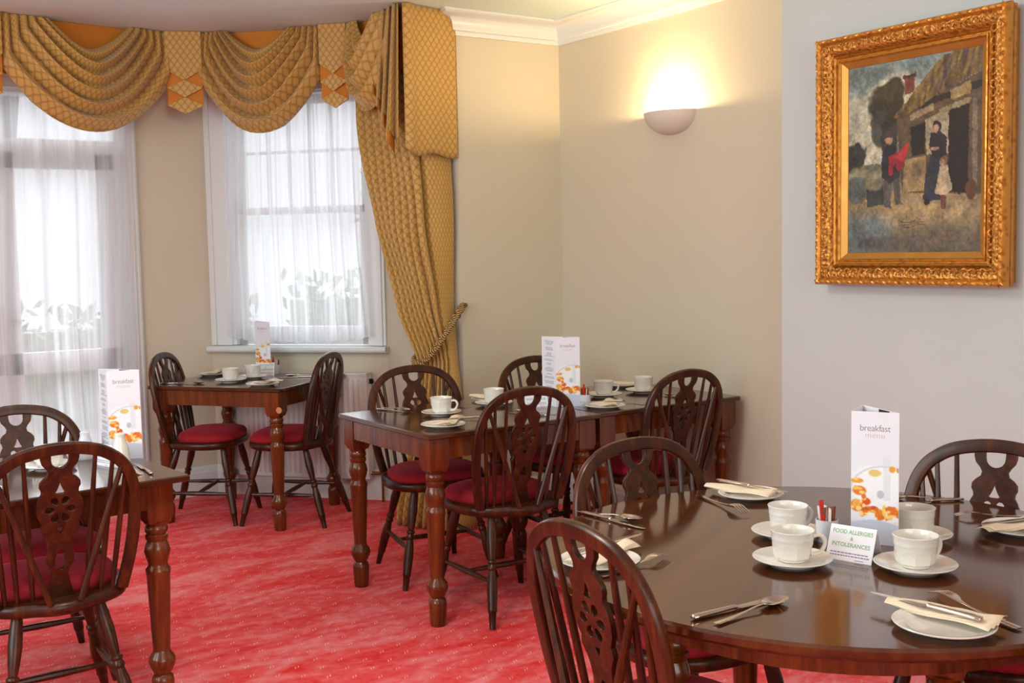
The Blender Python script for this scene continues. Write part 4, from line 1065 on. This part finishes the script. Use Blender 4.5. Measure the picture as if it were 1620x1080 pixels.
def tent_fix(t):
    for c in kids(t):
        if c.name.startswith('front_panel'):
            o = bpy.data.objects.new('small_print', sp_me); COL.objects.link(o); o.parent = c; o.location = (0, -.0006, 0)
tent_fix(tent(1.925, 1.597, math.atan2(-.097, .028), 'food allergies and intolerances tent card on the round table'))
tent_fix(tent(2.80, 4.045, -.35, 'food allergies tent card on the middle table, seen through the near chair'))
tent_fix(tent(2.352, 6.165, -.42 - .1, 'food allergies tent card on the window table'))
tent_fix(tent(.885, 3.85, -1.25, 'food allergies tent card on the left table, half hidden by the chair', .10, .072))
def pot(x, y, label, short, seed, red=True, h=.052, r=.026):
    t = empty('sachet_pot', (x, y, Z), 0, label, 'pot', 'sachet pots')
    m = MB(); m.lathe([(.001, .001), (r * .88, 0), (r * .95, .004), (r, h), (r * .93, h), (r * .86, .006), (.001, .005)], (0, 0, 0), None, 28, False); m.build('pot_body', M['grey_ceramic'], t, 40)
    rr = random.Random(seed)
    for k in range(7):
        a = 2 * PI * k / 7 + rr.uniform(-.2, .2); q = r * .48; mat = (M['brownwrap'], M['whitewrap'], M['whitewrap'], M['brownwrap'], M['redwrap'], M['whitewrap'], M['brownwrap'])[k]
        hh = .070 if mat != M['redwrap'] else .088
        g = MB(); g.box((0, 0, hh / 2), (.014, .003, hh), None, .001); g.box((0, 0, hh + .001), (.014, .0012, .006))
        o = g.build('sugar_sachet', mat, None, 0); o.location = (x + q * math.cos(a), y + q * math.sin(a), Z + .007); o.rotation_euler = (rr.uniform(-.08, .08), rr.uniform(-.08, .08), a + rr.uniform(-.4, .4))
        tag(o, ('red' if mat == M['redwrap'] else 'brown' if mat == M['brownwrap'] else 'white') + ' sugar sachet in the ' + short, 'sachet', 'sugar sachets in the ' + short)
pot(2.025, 1.742, 'white sachet pot beside the menu on the round table', 'round table pot', 1)
pot(2.975, 4.085 - .16, 'white sachet pot in front of the menu on the middle tables', 'middle table pot', 2)
pot(2.44, 6.22, 'small sachet pot behind the allergy card on the window table', 'window table pot', 3)
def shaker(x, y, label, h=.085, r=.022, mat='ceramic'):
    m = MB(); m.lathe([(.001, 0), (r * .92, 0), (r, .006), (r, h * .25), (r * .82, h * .6), (r * .55, h * .85), (r * .58, h * .97), (r * .45, h), (.001, h)], (x, y, Z), None, 28, False)
    o = m.build('shaker', M[mat], None, 50); tag(o, label, 'shaker', 'salt and pepper shakers')
shaker(.935, 3.80, 'cream salt shaker in front of the menu on the left table', .112, .031)
shaker(.872, 4.02, 'pale grey shaker behind the chair on the left table', .095, .029, 'grey_ceramic')
shaker(2.885, 4.14, 'white shaker left of the menu on the middle tables', .075, .020)
# ------------------------------------------------------------ framed oil painting on the chimney breast
def _h(i, j, k=0):
    n = (i * 374761393 + j * 668265263 + k * 982451653) & 0xffffffff; n = ((n ^ (n >> 13)) * 1274126177) & 0xffffffff
    return ((n ^ (n >> 16)) & 0xffff) / 65535.0
def vn(x, y, k=0):
    i, j = math.floor(x), math.floor(y); fx, fy = x - i, y - j; fx = fx * fx * (3 - 2 * fx); fy = fy * fy * (3 - 2 * fy)
    return (_h(i, j, k) * (1 - fx) + _h(i + 1, j, k) * fx) * (1 - fy) + (_h(i, j + 1, k) * (1 - fx) + _h(i + 1, j + 1, k) * fx) * fy
def paint_color(u0, v0):
    u = u0 + .010 * (vn(u0 * 34, v0 * 42, 1) - .5) + .007 * (vn(u0 * 90, v0 * 110, 2) - .5); v = v0 + .008 * (vn(u0 * 34, v0 * 42, 3) - .5) + .006 * (vn(u0 * 90, v0 * 110, 4) - .5); c = [0, 0, 0]
    def bl(col, w=1.0):
        for i in range(3): c[i] = c[i] * (1 - w) + col[i] * w
    def inp(poly, uu=None, vv=None):
        x, y = (u, v); ins = False; n = len(poly); j = n - 1
        for i in range(n):
            xi, yi = poly[i]; xj, yj = poly[j]
            if (yi > y) != (yj > y) and x < (xj - xi) * (y - yi) / (yj - yi) + xi: ins = not ins
            j = i
        return ins
    def el(cx, cy, rx, ry, col, w=1.0, soft=.3):
        n_ = .9 * (vn(u * 26, v * 30, 5) - .5); d = ((u - cx) / rx) ** 2 + ((v - cy) / ry) ** 2 + n_ * .6
        if d < 1: bl(col, w * min(1, (1 - d) / soft))
    def po(poly, col, w=1.0):
        if inp(poly): bl(col, w)
    # sky
    t = min(1, v / .55); bl((118 + 70 * t, 138 + 42 * t, 132 + 20 * t))
    el(.36, .17, .22, .12, (206, 196, 160), .9, .6); el(.22, .27, .22, .10, (198, 188, 156), .8, .6); el(.10, .22, .18, .07, (176, 176, 152), .7, .7); el(.10, .06, .25, .07, (98, 118, 112), .8, .6); el(.20, .42, .25, .07, (196, 190, 160), .7, .7)
    if v > .53: bl((120, 118, 92)); el(.1, .58, .3, .03, (140, 136, 100), .7)
    # foreground ground
    g = .68 + .02 * math.sin(9 * u)
    if v > g:
        tt = (v - g) / (1 - g); bl((160 - 60 * tt, 136 - 44 * tt, 92 - 20 * tt)); el(.55, .80, .5, .08, (172, 146, 98), .7, .7); el(.08, .90, .34, .14, (92, 116, 122), .75, .7); el(.4, .95, .5, .05, (84, 78, 74), .6, .8); el(.8, .93, .3, .04, (110, 92, 76), .5)
    # trees
    el(.30, .22, .15, .12, (58, 56, 38)); el(.36, .15, .09, .07, (70, 66, 44)); el(.25, .34, .08, .10, (64, 68, 60), .9); el(.33, .40, .07, .14, (50, 52, 40), .9); el(.06, .47, .10, .07, (52, 56, 50)); el(.0, .5, .08, .06, (48, 52, 50))
    # cottage
    po([(.38, .28), (1, .12), (1, .72), (.43, .69)], (92, 76, 52)); po([(.43, .28), (1, .20), (1, .16), (.43, .25)], (48, 36, 24))
    po([(.36, .29), (.48, .20), (.60, .10), (.72, .02), (.8, 0), (1, 0), (1, .115), (.70, .20), (.50, .275), (.38, .30)], (70 + 84 * vn(u * 70 + v * 26, v * 18 - u * 8, 6), 54 + 70 * vn(u * 70 + v * 26, v * 18 - u * 8, 6), 34 + 30 * vn(u * 40, v * 40, 7)))
    po([(.44, .09), (.52, .085), (.515, .17), (.445, .185)], (126, 62, 42)); po([(.43, .085), (.53, .078), (.53, .095), (.43, .10)], (84, 44, 34))
    po([(.49, .29), (.66, .245), (.66, .275), (.49, .325)], (150, 130, 88)); po([(.78, .19), (.92, .16), (.92, .215), (.78, .245)], (158, 132, 80))
    po([(.49, .355), (.60, .335), (.60, .495), (.50, .505)], (34, 32, 28)); po([(.60, .32), (.77, .29), (.77, .50), (.61, .50)], (160, 148, 112)); po([(.45, .52), (.61, .505), (.60, .685), (.43, .69)], (150, 126, 80)); el(.53, .58, .05, .05, (120, 96, 60), .7)
    po([(.70, .285), (.92, .235), (.92, .26), (.72, .31)], (146, 130, 92)); po([(.77, .29), (.91, .27), (.91, .71), (.77, .70)], (34, 22, 18)); po([(.93, .25), (.97, .25), (.97, .70), (.94, .70)], (128, 112, 84)); el(.93, .69, .04, .06, (92, 56, 34))
    # basket and bundle by the pedlar
    po([(.15, .66), (.28, .64), (.31, .74), (.16, .76)], (58, 62, 62)); el(.21, .645, .08, .025, (128, 122, 84), .9); el(.07, .66, .09, .08, (74, 86, 88), .8)
    # pedlar
    po([(.29, .58), (.41, .57), (.42, .73), (.45, .745), (.38, .75), (.355, .62), (.34, .76), (.36, .775), (.29, .76)], (84, 82, 78)); po([(.275, .44), (.36, .425), (.41, .50), (.41, .60), (.33, .64), (.27, .60)], (44, 44, 54)); el(.325, .405, .032, .03, (180, 136, 104)); po([(.28, .385), (.37, .375), (.37, .395), (.28, .40)], (78, 50, 56)); el(.322, .375, .03, .02, (84, 54, 60))
    po([(.33, .49), (.40, .475), (.475, .425), (.465, .49), (.43, .555), (.40, .58), (.375, .53), (.35, .60), (.325, .59)], (176, 34, 44)); po([(.36, .50), (.44, .47), (.42, .52)], (202, 60, 66))
    # woman
    po([(.64, .50), (.74, .50), (.75, .62), (.72, .74), (.59, .735), (.61, .60)], (46, 52, 62)); po([(.64, .40), (.70, .385), (.76, .42), (.755, .52), (.66, .525), (.63, .47)], (44, 36, 40)); el(.685, .365, .034, .034, (36, 28, 24)); el(.678, .375, .022, .024, (192, 146, 112)); el(.665, .475, .035, .012, (190, 140, 108)); el(.62, .745, .03, .015, (34, 28, 26))
    # child
    po([(.715, .565), (.765, .565), (.80, .69), (.735, .72), (.675, .70)], (188, 168, 128)); el(.735, .54, .03, .03, (150, 96, 60)); el(.728, .548, .018, .02, (198, 150, 114)); po([(.72, .715), (.76, .715), (.755, .78), (.72, .785)], (120, 66, 54))
    for k in range(3): # twigs
        yy = .835 + .012 * k + .03 * (u - .4) + .01 * math.sin(30 * u)
        if .40 < u < .60 and abs(v - yy) < .0025: bl((70, 52, 36), .8)
    f = .74 + .30 * vn(u0 * 18, v0 * 22, 8) + .26 * (vn(u0 * 60, v0 * 75, 9) - .5) + .22 * (vn(u0 * 150, v0 * 180, 10) - .5) + .1
    g = (c[0] + c[1] + c[2]) / 3; hue = 10 * (vn(u0 * 25, v0 * 30, 11) - .5)
    return [max(8, (x * .85 + g * .15) * f + hue * h_) for x, h_ in zip(c, (1, .2, -1))]
# the picture hangs on the breast
pic = empty('framed_painting', (XB, 2.594, 1.757), -PI / 2, 'oil painting of villagers outside a thatched cottage in an ornate gilt frame', 'picture')
# local frame: X to the viewer's right (world -Y), Y into the wall (world +X), Z up
HW, HH = .404, .469
def moulding(name, prof, mat, parent, sm=40):
    m = MB(); rs = []
    for sx, sz in ((-1, 1), (1, 1), (1, -1), (-1, -1), (-1, 1)): rs.append([(sx * (HW - w), -d, sz * (HH - w)) for w, d in prof])
    n = len(prof); vs = [p for r in rs[:4] for p in r]; o = m.add(vs, [])
    for k in range(4):
        k2 = (k + 1) % 4
        for i in range(n - 1): m.f.append((k * n + i, k2 * n + i, k2 * n + i + 1, k * n + i + 1))
    return m.build(name, mat, parent, sm)
moulding('backing_rim', [(.016, .001), (.016, .030), (.004, .034), (.004, .050), (.020, .055)], M['giltedge'], pic)
moulding('outer_moulding', [(.018, .04), (.006, .050), (.0, .062), (.0, .075), (.004, .088), (.010, .096), (.018, .097), (.024, .090), (.026, .084)], M['giltedge'], pic)
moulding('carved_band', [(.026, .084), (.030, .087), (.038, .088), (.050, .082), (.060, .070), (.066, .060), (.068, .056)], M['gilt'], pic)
moulding('inner_moulding', [(.068, .056), (.070, .066), (.075, .071), (.080, .066), (.082, .058), (.087, .058), (.089, .064), (.094, .066), (.098, .060)], M['giltedge'], pic)
moulding('gold_slip', [(.098, .060), (.100, .056), (.121, .044), (.1225, .040)], M['giltplain'], pic, 20)
# leaf ornaments on the outer moulding ridge
def leafrow():
    m = MB()
    def leaf(cx, cz, ang, s):
        c, sn = math.cos(ang), math.sin(ang); pts = []
        for px, pz, h in ((-1, 0, 0), (-.4, .42, .3), (.3, .34, .5), (1, 0, .2), (.3, -.34, .5), (-.4, -.42, .3), (0, 0, 1)):
            pts.append((cx + (px * c - pz * sn) * s, -.094 - h * .006, cz + (px * sn + pz * c) * s))
        m.add(pts, [(0, 1, 6), (1, 2, 6), (2, 3, 6), (3, 4, 6), (4, 5, 6), (5, 0, 6)])
    W_, H_ = HW - .013, HH - .013
    k = int(2 * W_ / .026)
    for i in range(k + 1):
        x = -W_ + 2 * W_ * i / k
        for sz in (1, -1): leaf(x, sz * H_, .35 * (1 if i % 2 else -1), .015)
    k = int(2 * H_ / .026)
    for i in range(k + 1):
        z = -H_ + 2 * H_ * i / k
        for sx in (1, -1): leaf(sx * W_, z, PI / 2 + .35 * (1 if i % 2 else -1), .015)
    o = m.build('leaf_ornament', M['giltedge'], pic, 0)
    m = MB(); W_, H_ = HW - .048, HH - .048
    def curl(cx, cz, ang, flip):
        pts = []
        for i in range(12):
            a = i / 11 * 4.2; r = .019 * (1 - i / 14); x = r * math.cos(a); z = r * math.sin(a) * flip
            pts.append((cx + x * math.cos(ang) - z * math.sin(ang), -.0855 - .002, cz + x * math.sin(ang) + z * math.cos(ang)))
        m.tube(pts, .0034, 5, up=(0, 1, 0), scales=[.5 + .8 * math.sin(PI * (i + 1) / 13) for i in range(12)])
    k = int(2 * W_ / .034)
    for i in range(k + 1):
        x = -W_ + 2 * W_ * i / k
        for sz in (1, -1): curl(x, sz * H_, 0 if i % 2 else PI, 1 if i % 2 else -1)
    k = int(2 * H_ / .034)
    for i in range(1, k):
        z = -H_ + 2 * H_ * i / k
        for sx in (1, -1): curl(sx * W_, z, PI / 2 if i % 2 else -PI / 2, 1 if i % 2 else -1)
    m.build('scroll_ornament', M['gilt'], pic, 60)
leafrow()
CW, CH = 2 * (HW - .1215), 2 * (HH - .1215)
pm = picture_mesh('canvas', CW, CH, 190, 230, paint_color, M['oil'])
o = bpy.data.objects.new('canvas', pm); COL.objects.link(o); o.parent = pic; o.location = (-CW / 2, -.041, -CH / 2)
m = MB(); m.box((0, -.02, 0), (CW + .04, .036, CH + .04)); m.build('stretcher_board', M['bark'], pic, 0)
